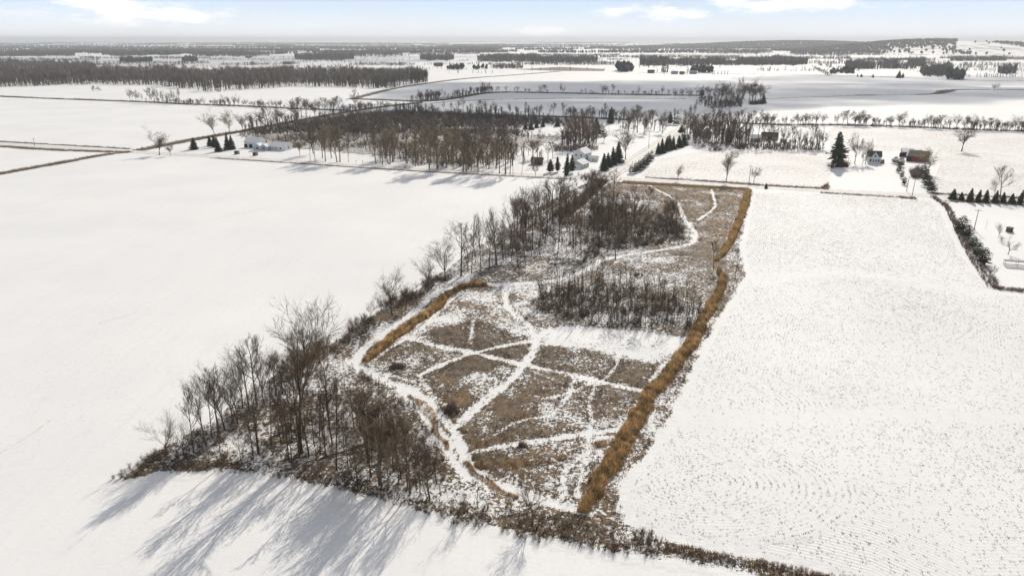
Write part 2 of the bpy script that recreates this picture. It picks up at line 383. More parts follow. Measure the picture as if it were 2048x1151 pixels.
ROAD_EW = GP([(-260,268),(0,288.5),(205,300.5),(290,305),(420,312.5),(565,321.5),(780,335.5),(980,346.5),(1185,355),(1246,357.5),(1425,369.5),(1660,381.5),(1802,388.5),(1900,394),(2048,401.5),(2300,414)])
ROAD_NS = GP([(1218,353),(1236,341),(1316,288),(1400,232.6),(1481,179),(1525.6,150)])
ANG = math.atan2(*(GP([(565,321.5),(1185,355)])[1]-GP([(565,321.5),(1185,355)])[0])[::-1])
ribbon('road', ROAD_EW, 9.0, MAT['road'], 0.03)
ribbon('road', ROAD_NS, 10.5, MAT['road'], 0.045)
DITCHES = [  # centre line, width
 (GP([(-120,372),(0,347),(100,330),(205,309.5),(262,303.5)]), 9.0, 0.055),
 (GP([(275,301),(320,292),(400,277),(500,259.5),(606,240),(709,221.5),(780,211.5),(845,205.5)]), 13.0, 0.055),
 (GP([(0,292.5),(90,299.5),(200,303),(250,304.5)]), 7.0, 0.06),
 (GP([(-120,275),(0,283.5),(150,291.5),(260,298)]), 4.0, 0.06),
 (GP([(702,199),(750,186),(790,176.5),(820,172),(880,163),(943,156),(1046,149),(1118,143)]), 16.0, 0.055),
 (GP([(700,198),(790,201),(850,204),(900,199),(980,184),(1087,185.5),(1220,189),(1405,191.5)]), 12.0, 0.06),
 (GP([(860,207),(930,201),(1090,197),(1220,196.5),(1372,197.5)]), 4.5, 0.065),
 (GP([(-150,186),(0,193),(100,197.5),(215,201.5),(300,204.5),(360,208),(483,212),(586,217.5),(698,221.5)]), 9.0, 0.06),
 (GP([(1460,246),(1500,248),(1587,251),(1628,249.5),(1812,253.5),(1935,259.5),(2048,263),(2250,270)]), 6.0, 0.06),
 (GP([(1495,199),(1560,196.5),(1640,194),(1713,191)]), 2.5, 0.06),
 (GP([(1713,191),(1750,190.5)]), 9.0, 0.06), (GP([(1750,190.5),(1830,189.5)]), 2.5, 0.06),
 (GP([(1830,189.8),(1877,188),(1893,181.5),(1907,179.5),(1960,179.5),(2100,180.5)]), [7,14,26,9,3,3], 0.06),
 (GP([(790,224),(900,228),(1000,232),(1120,234),(1260,240)]), 10.0, 0.06),
 (GP([(1245,363.5),(1380,372),(1497,379)]), 5.5, 0.06),
 (GP([(1290,354.5),(1420,362.5),(1530,371),(1650,377)]), 5.0, 0.06),
 (GP([(420,315.8),(565,325),(780,339.5),(980,350.5),(1150,359)]), 2.2, 0.06),
 (GP([(1640,385.5),(1720,390),(1830,396.5)]), 2.6, 0.06), (GP([(1800,395),(1832,396.8)]), 6.0, 0.07),
 (GP([(1862,385),(1880,388.5),(1960,391),(2060,397)]), 5.0, 0.06), (GP([(1890,402),(1960,406),(2060,411.5)]), 1.8, 0.06),
 (GP([(1280,146),(1420,147),(1500,148.5),(1620,149.5),(1700,151.5),(1760,153),(1860,159),(1950,161),(2100,162)]), 5.0, 0.06),
]
for i, (ln, wd, z) in enumerate(DITCHES):
    ribbon('ditch_bank', ln, wd, MAT['ditch'], z, 5.0, 0.12, i)

m, t, b = new_mat('faint_track'); p = pos_of(t); c, f = snow_nodes(t, p)
c = t.mix(t.ramp(t.noise(p, 0.8, 4.0, 0.7), 0.42, 0.62, 0, 0.5), c, C(0.50,0.46,0.40)); t.l.new(c, b.inputs['Base Color']); bump(t, b, f, .5, .15); MAT['track'] = m
for ln in ([(195,648),(235,635),(275,624)], [(0,905),(60,870),(100,840)], [(330,470),(420,440),(560,410)]):
    ribbon('track', GP(ln), .5, MAT['track'], .012, 3.0, .2)
def flat_poly(name, poly, z, mat, **props):
    me = bpy.data.meshes.new(name); me.from_pydata([(x, y, z) for x, y in poly], [], [tuple(range(len(poly)))]); me.update()
    if me.polygons[0].normal.z < 0: me.flip_normals()
    return link(name, me, mat, kind='structure', **props)
flat_poly('field', GP([(1283,352),(1320,318),(1395,303),(1560,304),(1665,300),(1668,335),(1652,372),(1520,367),(1420,361)]), 0.02, MAT['cropland'])
flat_poly('field', GP([(1660,256),(1812,257),(1935,263),(2200,272),(2300,405),(2060,396),(1960,389.5),(1885,386),(1868,360),(1880,330),(1862,300),(1800,303),(1660,300)]), 0.02, MAT['cropland'])
flat_poly('field', GP([(1030,139),(1120,134),(1210,138),(1208,142.5),(1118,142)]), 0.02, MAT['ditch'])

# ---- property: meadow, trails, woods floor on one sheet whose plant cover varies
PROP = GP([(1240,364),(1500,377),(1508,384),(1493,440),(1480,500),(1494,548),(1448,620),(1404,700),(1340,838),(1296,905),(1250,960),(1238,1000),(1252,1040),(1302,1070),(1402,1095),(1560,1128),(1700,1160),(1700,1200),(1550,1160),(1400,1128),(1250,1108),(1100,1078),(1000,1058),(900,1038),(800,1012),(700,985),(600,962),(520,948),(440,936),(380,946),(320,942),(235,966),(270,930),(330,890),(400,850),(480,795),(560,742),(640,700),(690,668),(740,632),(800,598),(850,568),(880,545),(950,495),(1000,462),(1040,435),(1100,402),(1150,376),(1195,358)])
TRAILS = [ # pixel line, width in m
 ([(1230,358),(1195,378),(1147,407),(1115,428)], 3.8),
 ([(1297,370),(1310,378),(1335,390),(1352,402),(1361,417),(1366,436),(1381,452),(1391,470),(1388,484),(1370,492),(1310,502),(1250,510),(1200,521),(1163,547),(1100,564),(1013,569),(960,569),(905,573),(868,586),(843,612),(800,645),(752,680),(722,703),(712,722),(722,742),(770,764),(815,773),(846,793),(881,831),(908,859),(926,900),(945,943),(978,966),(1030,984),(1090,1002),(1155,1022)], 3.0),
 ([(800,778),(822,792),(853,834),(888,876),(904,921),(935,955)], 3.0),
 ([(1013,569),(1010,590),(1016,618),(1042,639),(1063,656),(1074,674),(1073,694),(1048,730),(1026,759),(988,786),(957,810),(915,852)], 2.6),
 ([(806,673),(874,692),(950,706),(1048,730),(1152,751),(1221,768),(1300,786)], 1.9),
 ([(1075,681),(1013,690),(950,705),(881,730),(839,751)], 1.8),
 ([(1074,674),(1100,657),(1180,656),(1290,668),(1370,680)], 2.6),
 ([(1240,858),(1152,869),(1082,881),(995,893),(954,902)], 1.9),
 ([(1193,768),(1176,806),(1183,841),(1176,893),(1166,938),(1152,994)], 0.55),
 ([(1243,705),(1230,738),(1200,766)], 0.7), ([(1150,752),(1138,790),(1110,830),(1030,842),(990,870)], 0.6),
 ([(946,640),(944,672),(942,700)], 0.6),
 ([(1310,752),(1300,785),(1272,810),(1262,850),(1245,870)], 1.2), ([(1330,725),(1305,760)],1.2),
 ([(1423,379),(1428,400),(1433,415),(1396,440)], 1.8), ([(1198,396),(1300,402),(1352,412)], 0.9),
 ([(1380,513),(1290,517),(1200,515)], 1.2), ([(713,725),(735,728),(790,690),(850,655),(890,610),(920,588)], 1.2),
 ([(724,742),(790,752),(830,765)], 1.0), ([(1120,1005),(1130,960),(1128,930),(1180,905)], 0.8),
 ([(840,752),(862,790),(905,820)], .6), ([(1180,768),(1100,800),(1060,790)], .6),
]
TR = [(smooth(GP(l), 2), wdt) for l, wdt in TRAILS]
ZONES = [ # pixel polygon, cover, gold, softness m
 ([(1240,366),(1500,379),(1470,450),(1440,530),(1395,480),(1380,440),(1290,395),(1195,395)], 0.72, 0.9, 4),
 ([(1080,658),(1200,655),(1375,678),(1365,700),(1300,722),(1180,700),(1090,690)], 0.22, 0.1, 3),
 ([(900,600),(1005,580),(1010,620),(1060,660),(1070,680),(960,650),(870,650)], 0.52, 0.45, 4),
 ([(830,672),(950,640),(1060,678),(950,700)], 0.80, 0.05, 2.5),
 ([(960,704),(1070,684),(1046,726)], 0.84, 0.05, 1.5), ([(860,742),(945,710),(1030,733),(900,760)], 0.80, 0.05, 2),
 ([(1085,695),(1235,712),(1310,735),(1290,780),(1060,728)], 0.78, 0.15, 2.5),
 ([(740,700),(800,680),(900,705),(840,745),(760,745)], 0.72, 0.2, 2.5),
 ([(850,765),(960,770),(940,800),(890,835)], 0.76, 0.5, 3),
 ([(1000,800),(1130,770),(1270,790),(1235,850),(1080,872),(960,890)], 0.70, 0.3, 5),
 ([(950,915),(1100,905),(1100,935),(960,940)], 0.85, 0.9, 2), ([(1040,890),(1235,865),(1210,905),(1050,915)], 0.64, 0.6, 3),
 ([(960,950),(1150,920),(1190,950),(1150,1000),(1050,985)], 0.64, 0.35, 4),
 ([(1140,535),(1300,505),(1430,540),(1440,600),(1380,660),(1300,590),(1200,560)], 0.56, 0.2, 5),
 ([(1070,600),(1110,570),(1200,562),(1290,580),(1370,600),(1420,640),(1380,668),(1250,665),(1130,645),(1070,628)], 0.62, 0.05, 3),
 ([(1020,575),(1100,570),(1070,610),(1100,645),(1040,630)], 0.5, 0.4, 3),
 ([(870,562),(900,540),(985,470),(1060,430),(1150,405),(1250,400),(1340,430),(1375,460),(1370,485),(1290,500),(1200,515),(1140,545),(1060,558),(950,562)], 0.56, 0.05, 3),
 ([(1190,420),(1330,430),(1375,460),(1365,486),(1230,500)], 0.70, 0.05, 3),
 ([(290,922),(400,860),(500,800),(590,740),(640,715),(700,715),(760,765),(830,800),(880,870),(900,940),(880,990),(800,1000),(680,962),(560,938),(440,930),(330,938)], 0.54, 0.15, 3),
 ([(560,742),(640,700),(740,632),(850,566),(872,572),(800,630),(715,690),(700,715),(640,722)], 0.68, 0.3, 2),
 ([(880,990),(1040,1020),(1180,1035),(1260,1060),(1560,1128),(1690,1160),(1550,1160),(1250,1108),(1000,1058),(800,1010)], 0.66, 0.35, 2),
 ([(1500,384),(1480,500),(1494,548),(1448,620),(1404,700),(1340,838),(1250,960),(1238,1000),(1252,1040),(1180,1035),(1230,940),(1300,800),(1400,640),(1440,560),(1470,480)], 0.58, 0.4, 1.5),
]
gx = np.arange(-95, 172, 0.75); gy = np.arange(60, 395, 0.75)
GX, GY = np.meshgrid(gx, gy)
nz1 = vnoise(GX, GY, 9.0); nz2 = vnoise(GX+77, GY+31, 3.1)
inside = inpoly(GX, GY, PROP); dP = dline(GX, GY, PROP, True)
VEG = np.where(inside, 0.60, 0.0); GOLD = np.full(GX.shape, 0.30)
sgn = np.where(inside, dP, -dP)
for pl, cv, gd, soft in ZONES:
    pg = GP(pl); ins = inpoly(GX, GY, pg); d = dline(GX, GY, pg, True); d = np.where(ins, d, -d)+(nz2-.5)*soft
    k = np.clip(d/soft+0.5, 0, 1); VEG = VEG*(1-k)+cv*k; GOLD = GOLD*(1-k)+gd*k
VEG = np.clip((VEG-.035*(VEG > .05))+(nz1-0.5)*0.34+(nz2-.5)*0.20, 0, 1)
TD = np.full(GX.shape, 1e9)
for ln, wd in TR:
    wd = wd*.64; lo = .36 if wd > .9 else .5
    d = dline(GX, GY, ln)+(nz2-0.5)*0.5*min(1, wd)
    k = np.clip((d-wd*0.42)/(0.35+wd*0.12), 0, 1); VEG *= lo+(1-lo)*k; TD = np.minimum(TD, d-wd/2)
VEG *= np.clip(sgn/1.6+0.5+(nz2-.5)*0.6, 0, 1)
VEG[sgn < -1.5] = 0
def relief(X, Y):
    k = np.clip((sgn-1)/5, 0, 1); return np.where(sgn > -2.4, 0.045, -0.06)+k*(0.10*VEG+0.30*nz1*np.clip(TD/3,0,1)*(VEG > 0.1))
link('meadow', grid_mesh('meadow', gx, gy, keep=(sgn > -5), zf=relief, attrs={'veg': VEG, 'gold': GOLD}), MAT['meadow'], kind='structure')
def veg_at(P):
    i = np.clip(np.round((P[:,1]-gy[0])/0.75).astype(int), 0, len(gy)-1); j = np.clip(np.round((P[:,0]-gx[0])/0.75).astype(int), 0, len(gx)-1)
    return VEG[i,j], GOLD[i,j], TD[i,j]

# ---- maize stubble field on the right
STUB = GP([(1504,381),(1700,390),(1840,398),(1868,402),(1888,425),(1922,500),(1955,545),(1985,582),(2048,590),(2230,610),(2600,1300),(2000,1300),(1735,1170),(1650,1146),(1560,1126),(1400,1093),(1300,1067),(1254,1036),(1240,1000),(1252,962),(1298,905),(1342,838),(1406,700),(1450,620),(1496,548),(1482,500),(1495,440)])
sx = np.arange(10, STUB[:,0].max()+2, 1.4); sy = np.arange(58, 350, 1.4)
SX, SY = np.meshgrid(sx, sy)
def row_field(X, Y):
    d = dline(X, Y, STUB, True)
    a, b_ = G(1300,1067), G(1650,1146); n = np.array([-(b_-a)[1], (b_-a)[0]]); n /= np.linalg.norm(n)
    s = (X-a[0])*n[0]+(Y-a[1])*n[1]
    hl = 30+8*np.sin(Y/23.0)
    f_ = np.where(d < hl, d, np.abs(s)*0.9+0.1*vnoise(X,Y,60)*40)
    for (cx, cy), rr in ((G(1400,962), 17.0), (G(1435,806), 16.0)):   # where the planter turned in loops
        q = np.hypot((X-cx)*.62, Y-cy); f_ = np.where((q < rr) & (d > 3), q, f_)
    return f_, d
RF, DB = row_field(SX, SY); inS = inpoly(SX, SY, STUB)
amt = np.where(inS, np.clip((DB-1.2)/3, 0, 1)*(0.45+0.9*vnoise(SX+9,SY,26)), 0)
def bare(d, X, Y):   # snow drifts swept clean between the bouts
    a = np.exp(-(dline(X, Y, GP([(1335,842),(1500,838),(1760,832),(2048,836),(2200,838)]))/3.2)**2)
    b2 = np.exp(-(dline(X, Y, GP([(1500,560),(1580,552),(1700,546),(1800,560),(1950,585)]))/4.5)**2)
    return 1-0.85*np.clip(a+b2, 0, 1)
amt *= bare(DB, SX, SY)
rows = np.clip(1.15-dline(SX, SY, GP([(1250,965),(1240,1000),(1254,1036),(1300,1067),(1400,1093),(1560,1126),(1735,1170),(2000,1300)]))/26, 0, 1)*np.clip(amt*1.5,0,1)
for (cx, cy), rr in ((G(1400,962), 17.0), (G(1435,806), 16.0)):
    rows = np.where(np.hypot((SX-cx)*.62, SY-cy) < rr, rows*.4, rows)
    rows = np.maximum(rows, .06*np.clip((rr-np.hypot((SX-cx)*.62, SY-cy))/4, 0, 1)*(DB > 3))
rows = np.maximum(rows, .25*np.clip(amt,0,1)*(vnoise(SX,SY,34) > .55))
link('field', grid_mesh('field', sx, sy, keep=inS, zf=lambda X, Y: np.where(inS & (DB > .7), 0.085, -0.05)+0*X, attrs={'row': RF, 'amount': np.clip(amt,0,1), 'rows': rows}), MAT['stubble'], kind='structure')

# ---- far hill on the right with its gravel pit
def hillz(x, y):
    x = np.asarray(x, float); y = np.asarray(y, float)
    def g(px, D, sxx, syy, h):
        cx = (px-1024)/FPX*D*_cp
        return h*np.exp(-((x-cx)/sxx)**2-((y-D)/syy)**2)
    return np.clip(g(1885,4300,520,600,46)+g(1760,4700,520,500,20)+g(2080,4600,700,620,40)+g(2300,4700,700,700,30)+g(1650,6500,900,700,44)+g(1500,7200,800,700,30)-2.0, -3, 200)
m, t, b = new_mat('snowy_hillside'); p = pos_of(t); c, f = snow_nodes(t, p)
nn = t.noise(p, 0.012, 5.0, 0.6); c = t.mix(t.ramp(nn, .5, .62, 0, .7), c, C(0.30,0.24,0.19))
t.l.new(c, b.inputs['Base Color']); MAT['hill'] = m
hx = np.linspace(800, 6500, 90); hy = np.linspace(3000, 8800, 90)
link('hill', grid_mesh('hill', hx, hy, zf=hillz), MAT['hill'], kind='structure')

# ================================================================== TREES
def rv(rng, s=1.0): return Vector((rng.gauss(0,s), rng.gauss(0,s), rng.gauss(0,s)))
class TM:
    """triangle collector for branch tubes"""
    def __init__(s): s.V = []; s.F = []
    def tube(s, pts, rads, n):
        o = len(s.V); m_ = len(pts)
        for i, p in enumerate(pts[:-1]):
            d = (pts[i+1]-pts[max(i-1,0)]).normalized(); u = d.orthogonal().normalized(); v = d.cross(u)
            for k in range(n):
                a = 2*math.pi*k/n; s.V.append(tuple(p+(u*math.cos(a)+v*math.sin(a))*rads[i]))
        s.V.append(tuple(pts[-1])); tip = len(s.V)-1
        for i in range(m_-2):
            for k in range(n):
                k2 = (k+1) % n; A, B, D, E = o+i*n+k, o+i*n+k2, o+(i+1)*n+k2, o+(i+1)*n+k
                s.F.append((A,B,D)); s.F.append((A,D,E))
        for k in range(n): s.F.append((o+(m_-2)*n+k, o+(m_-2)*n+(k+1) % n, tip))
def turn(d, ang, rng):
    ax = d.orthogonal().normalized(); ax.rotate(__import__('mathutils').Quaternion(d, rng.uniform(0, 2*math.pi)))
    q = d.copy(); q.rotate(__import__('mathutils').Quaternion(ax, ang)); return q
KIND = {  # trunk length, bare part, limbs, limb length, limb angle, up-pull, branches per limb, twigs per branch, twiglets
 'broad':  dict(tl=.42, b0=.45, nl=10, ll=.60, la=(.35,1.05), up=.10, nb=8, nt=6, ns=4, tr=.020),
 'vase':   dict(tl=.36, b0=.55, nl=9,  ll=.66, la=(.14,.50), up=.08, nb=8, nt=6, ns=4, tr=.018),
 'forest': dict(tl=.74, b0=.38, nl=13, ll=.34, la=(.45,.95), up=.16, nb=6, nt=5, ns=4, tr=.013),
 'pole':   dict(tl=.90, b0=.42, nl=14, ll=.21, la=(.5,1.0),  up=.16, nb=5, nt=4, ns=3, tr=.0105),
 'poplar': dict(tl=.82, b0=.24, nl=17, ll=.32, la=(.3,.62),  up=.18, nb=6, nt=5, ns=4, tr=.012),
 'gnarl':  dict(tl=.28, b0=.5,  nl=8,  ll=.75, la=(.5,1.25), up=.13, nb=8, nt=6, ns=4, tr=.026),
 'sapling':dict(tl=.95, b0=.20, nl=12, ll=.16, la=(.45,.8),  up=.15, nb=3, nt=3, ns=0, tr=.008),
 'giant':  dict(tl=.60, b0=.60, nl=8,  ll=.50, la=(.15,.62), up=.10, nb=9, nt=7, ns=5, tr=.019),
}
def grow(kind, seed, stems=1, far=False):
    K = dict(KIND[kind]); TH_ = (1,1.15,1.6,2.3,2.7) if far else (1,1.1,1.25,1.3,1.3)
    rng = random.Random(seed); tm, cm = TM(), TM()
    def branch(p, d, L, r, lvl):
        n = (6, 5, 4, 2, 1)[lvl]; pts = [p.copy()]; rads = [r]
        dd = d.copy(); wob = (.05,.17,.22,.26,.2)[lvl]
        for i in range(n):
            dd = (dd+rv(rng, wob*.6)+Vector((0,0,K['up']*(0.3,1,1,.8,.5)[lvl]))).normalized()
            pts.append(pts[-1]+dd*L/n); rads.append(r*(1-(i+1)/n*.78)+1e-5)
        rads = [q*TH_[lvl] for q in rads] if lvl else rads
        (tm if lvl <= 1 else cm).tube(pts, rads, (8,5,3,3,3)[lvl])
        return pts, rads
    def at(pts, rads, f):
        x = f*(len(pts)-1); i = min(int(x), len(pts)-2); k = x-i
        return pts[i].lerp(pts[i+1], k), rads[i]*(1-k)+rads[i+1]*k, (pts[i+1]-pts[i]).normalized()
    for st in range(stems):
        base = Vector((0,0,-.01)) if stems == 1 else Vector((rng.gauss(0,.02), rng.gauss(0,.02), -.01))
        d0 = Vector((rng.gauss(0,.05), rng.gauss(0,.05), 1)) if stems == 1 else Vector((rng.gauss(0,.25), rng.gauss(0,.25), 1))
        tl = K['tl']*(1 if stems == 1 else rng.uniform(.7,1)); tr = K['tr']*(1 if stems == 1 else .62)
        tp, trd = branch(base, d0.normalized(), tl, tr, 0)
        tm.tube([Vector((base.x,base.y,-.01)), Vector((base.x,base.y,.018)), Vector((base.x,base.y,.05))], [tr*1.5, tr*1.12, tr], 8)
        nl = K['nl'] if stems == 1 else max(4, int(K['nl']*.6))
        for i in range(nl):
            f = K['b0']+(1-K['b0'])*((i+.5*rng.random())/nl)**.85; p, r, td = at(tp, trd, f)
            if kind in ('forest','pole','poplar','sapling'): sh = 1.15-0.75*(f-K['b0'])/(1-K['b0'])
            else: sh = rng.uniform(.7,1.1)
            a = K['la'][0]+(K['la'][1]-K['la'][0])*(rng.random() if kind in ('broad','gnarl','giant','vase') else 1-0.6*(f-K['b0'])/(1-K['b0'])+rng.gauss(0,.1))
            L1 = K['ll']*sh*rng.uniform(.8,1.15); p1, r1 = branch(p, turn(td, a, rng), L1, min(r*.62, tr*.55), 1)
            for j in range(K['nb']):
                q, rr, bd = at(p1, r1, rng.uniform(.22,.98)); L2 = L1*rng.uniform(.28,.5)
                p2, r2 = branch(q, turn(bd, rng.uniform(.35,.85), rng), L2, max(rr/TH_[1]*.5, .0016), 2); r2 = [q_/TH_[2] for q_ in r2]
                for k in range(K['nt']):
                    q2, rr2, bd2 = at(p2, r2, rng.uniform(.15,1)); L3 = L2*rng.uniform(.35,.65)
                    p3, r3 = branch(q2, turn(bd2, rng.uniform(.3,.8), rng), L3, max(rr2*.5,.0011), 3)
                    for s_ in range(K['ns']):
                        q3, rr3, bd3 = at(p3, r3, rng.uniform(.2,1))
                        branch(q3, turn(bd3, rng.uniform(.3,.75), rng), L3*rng.uniform(.35,.8), .00075, 4)
    tv = np.array(tm.V); cv = np.array(cm.V); z = max(tv[:,2].max(), np.percentile(cv[:,2], 99.7))
    w_ = np.percentile(np.hypot(cv[:,0]-tv[0,0], cv[:,1]), 93)/z
    return mesh_tri('trunk', tv/z, np.array(tm.F)), mesh_tri('crown', cv/z, np.array(cm.F)), w_
_TREES = {}
def tree_mesh(kind, var, stems=1, far=False):
    k = (kind, var, stems, far)
    if k not in _TREES: _TREES[k] = grow(kind, hash_seed((kind, var, stems)), stems, far)
    return _TREES[k]
def hash_seed(k): return sum((i+3)*ord(c) for i, c in enumerate(str(k)))
PAL = {'plain': ('bark','twig'), 'pale': ('poplar_bark','poplar_twig'), 'red': ('bark','red_twig')}
_TV = {}
def tree(name, x, y, h, kind, var, label, group=None, pal='plain', width=None, rz=0.0, stems=1, lean=(0,0), z=0.0):
    far = y > 370
    if far: h *= 1.08; width = None if width is None else width*1.18
    tm, cm, w_ = tree_mesh(kind, var, stems, far)
    k = (kind, var, stems, pal, far)
    if k not in _TV:
        a = tm.copy(); c_ = cm.copy(); a.materials.clear(); c_.materials.clear()
        a.materials.append(MAT[PAL[pal][0]]); c_.materials.append(MAT[PAL[pal][1]]); _TV[k] = (a, c_)
    a, c_ = _TV[k]
    o = bpy.data.objects.new(name, None); COL.objects.link(o); o.empty_display_size = 1
    o.location = (x, y, z); sxy = h if width is None else width/(2*w_)
    sxy = min(max(sxy, h*.45), h*1.7)
    o.scale = (sxy, sxy, h); o.rotation_euler = (lean[0], lean[1], rz)
    o['label'] = label; o['category'] = 'tree'
    if group: o['group'] = group
    link('trunk', a, None, o); link('crown', c_, None, o)
    return o
ORD = 'first second third fourth fifth sixth seventh eighth ninth tenth eleventh twelfth thirteenth fourteenth fifteenth sixteenth seventeenth eighteenth nineteenth twentieth'.split()
def ordw(i):
    if i < 20: return ORD[i]
    tens = ['twenty','thirty','forty','fifty','sixty'][i//10-2]; r = i % 10
    full = {'twenty':'twentieth','thirty':'thirtieth','forty':'fortieth','fifty':'fiftieth','sixty':'sixtieth'}
    # i counts from 0, so i+1 is the number spoken
    n = i+1; tens = ['twenty','thirty','forty','fifty','sixty'][n//10-2]; r = n % 10
    return full[tens] if r == 0 else tens+'-'+ORD[r-1]
R = random.Random(11)
def ptree(px, pb, pt, kind, label, group=None, pal='plain', wpx=None, name='bare_tree', stems=1, var=None, lean=(0,0)):
    g = G(px, pb); h = max(2.0, top_h(px, pb, pt))
    return tree(name, g[0], g[1], h, kind, R.randrange(3) if var is None else var, label, group, pal, None if wpx is None else wpx*mpp(px, pb), R.uniform(0,6.28), stems, lean)

# --- single trees one can point to
ptree(602.5,906,607,'giant','tallest bare tree, leaning slightly, in the front corner wood',wpx=150,var=0,lean=(0.0,-0.06))
ptree(612,722,612,'vase','tall fine-branched bare tree just behind the tallest tree of the corner wood',wpx=75,var=1)
ptree(319,310,258.5,'vase','round-headed bare tree beside the road junction at the far left field corner',wpx=37,var=0)
ptree(341.5,311,288,'vase','small bare tree next to the round-headed tree at the road junction',wpx=16,var=1)
ptree(1250.7,318,261,'vase','bare tree with spreading limbs beside the north road, just past the dark evergreens',wpx=34,var=2)
ptree(1207.6,283.6,258,'vase','small bare tree on the snowy lawn west of the north road',wpx=18,var=0)
ptree(1451.6,363.5,303,'vase','slender bare tree standing alone north of the crossroad above the meadow',wpx=30,var=2)
ptree(1356,361,330,'vase','small pale bare tree north of the road, second from the crossroads',pal='pale',wpx=16,var=1)
ptree(1508,363.5,335,'broad','small rounded bare tree beside the utility pole north of the road',wpx=22,var=0)
ptree(1923,302.5,256,'broad','lone bare tree in the open field behind the red barn',wpx=42,var=1)
ptree(2000,396,330,'forest','bare tree rising behind the roadside row of small spruces',wpx=38,var=2)
ptree(1988,395,345,'broad','lower bare tree beside the taller one behind the small spruces',wpx=26,var=2)
ptree(1709,327,271,'broad','bare tree between the big dark pine and the white farmhouse',wpx=30,var=0)
ptree(1730.5,328,283,'broad','bare tree right beside the white farmhouse wall',wpx=24,var=1)
ptree(1724,331,300,'broad','small bare tree in front of the farmhouse trees',wpx=16,var=2)
ptree(1856,347,297,'vase','bare tree overhanging the corner of the red barn',pal='pale',wpx=36,var=1)
ptree(1997,475,443.6,'vase','bare young tree beside the little hut on the snowy lawn',wpx=18,var=1)
ptree(2002.6,485,467,'vase','smallest bare tree between the hut and the round-crowned tree',wpx=12,var=0)
ptree(2016,508,475,'broad','dense round-crowned small bare tree beside the long shelter',wpx=33,var=2)
ptree(1971,457,438,'sapling','thin lone sapling on the lawn behind the utility pole',wpx=7,var=0)
ptree(1988,553,528,'broad','bare shrub-like tree at the lower end of the lawn hedge',pal='pale',wpx=18,var=1)
ptree(1065,1052,956,'broad','small dark bare tree at the front edge of the meadow, beside the trail end',wpx=75,var=1)
ptree(955,1016,950,'sapling','pair of thin bare stems beside the front trail bend',wpx=22,var=1)
ptree(916,1034,968,'gnarl','bushy brown small tree at the front fence line, near the corner wood',pal='red',wpx=55,var=1)
ptree(881,992,925,'broad','brown bushy tree on the outer end of the corner wood beside the trail',pal='red',wpx=48,var=2)
ptree(1355.6,535,484,'pole','dark slim tree beside the upper trail, east of the middle wood',wpx=16,var=1)
ptree(1427,540,480,'forest','dark tree beside the gap in the reeds, upper meadow',wpx=26,var=2)
ptree(1470,560,495,'pole','thin dark tree at the field edge by the gap in the reeds',wpx=16,var=0)
ptree(785,632,528,'vase','lone fan-shaped bare tree on the long field edge between the two woods',wpx=66,var=1)
ptree(812,620,555,'vase','smaller bare tree just behind the lone fan-shaped tree on the field edge',wpx=36,var=0)
ptree(763,625,575,'broad','low bare tree just below the lone fan-shaped tree on the field edge',pal='pale',wpx=34,var=2)
ptree(742,640,595,'broad','smallest bare tree on the field edge below the fan-shaped tree',pal='pale',wpx=26,var=1)
ptree(857,577,512,'vase','round bare tree at the lower tip of the middle wood',wpx=48,var=2)
ptree(1988,181,167.5,'broad','dark round lone tree far out in the shaded field',wpx=15,var=0)
ptree(1052,452,355,'vase','tallest open-crowned bare tree on the field edge of the middle wood',wpx=70,var=0)
ptree(1070,448,362,'vase','second tall open-crowned tree on the field edge of the middle wood',wpx=55,var=2)
ptree(1104,448,358,'forest','tall dark tree just right of the two open-crowned ones, middle wood edge',wpx=54,var=0)
ptree(1225,420,335,'pole','tall thin tree standing above the brush at the upper middle wood',wpx=30,var=0)
ptree(1268,440,365,'forest','tall dark tree at the upper end of the middle wood beside the meadow',wpx=40,var=1)
ptree(1231,520,440,'pole','thin tree at the near edge of the middle wood, beside the trail',pal='pale',wpx=34,var=2)
ptree(892,562,462,'vase','outermost tall fan-shaped tree at the lower end of the middle wood',wpx=66,var=1)
ptree(922,552,440,'forest','tall tree next to the outermost fan-shaped one, middle wood',wpx=55,var=0)
ptree(943,548,430,'pole','straight tall tree third from the lower end of the middle wood edge',wpx=34,var=1)

# --- corner wood
w1_edge = [(332,905,822,'gnarl',70),(367,911,822,'gnarl',75),(388,907,772,'forest',60),(412,892,760,'forest',50),(450,862,703,'vase',80),(438,868,730,'forest',60),(485,818,690,'vase',60),(514.6,809,670,'forest',62),(500,825,690,'pole',40),(540,795,720,'forest',50),(425,880,750,'forest',60),(465,845,715,'vase',60),(475,850,740,'broad',60),(527,805,690,'vase',55),(552,790,705,'forest',50),(565,778,690,'vase',55),(590,760,700,'pole',40),(640,728,660,'broad',50)]
for i, (a, b_, c_, k, w_) in enumerate(w1_edge):
    ptree(a,b_,c_,k,ordw(i)+' bare tree from the outer tip along the back edge of the corner wood','back edge of the corner wood',wpx=w_,name='woodland_tree')
w1_front = [(445,932,845,'pole',30),(483,928,868,'pole',24),(508,925,850,'pole',24),(544,903,815,'pole',26),(584,925,830,'pole',30),(640,955,870,'pole',26),(690,973,850,'gnarl',60),(715,978,840,'broad',60),(740,965,830,'pole',36),(763,980,840,'forest',44),(787,946,800,'forest',46),(798,966,810,'forest',44),(815,976,830,'forest',44),(840,990,860,'broad',50),(857,997,870,'multi',50),(872,960,850,'broad',55)]
for i, (a, b_, c_, k, w_) in enumerate(w1_front):
    st = 4 if k == 'multi' else 1; k = 'forest' if k == 'multi' else k
    ptree(a,b_,c_,k,ordw(i)+' bare tree along the front edge of the corner wood, counted from its outer tip','front edge of the corner wood',wpx=w_,name='woodland_tree',stems=st,pal=R.choice(['plain','plain','red']))
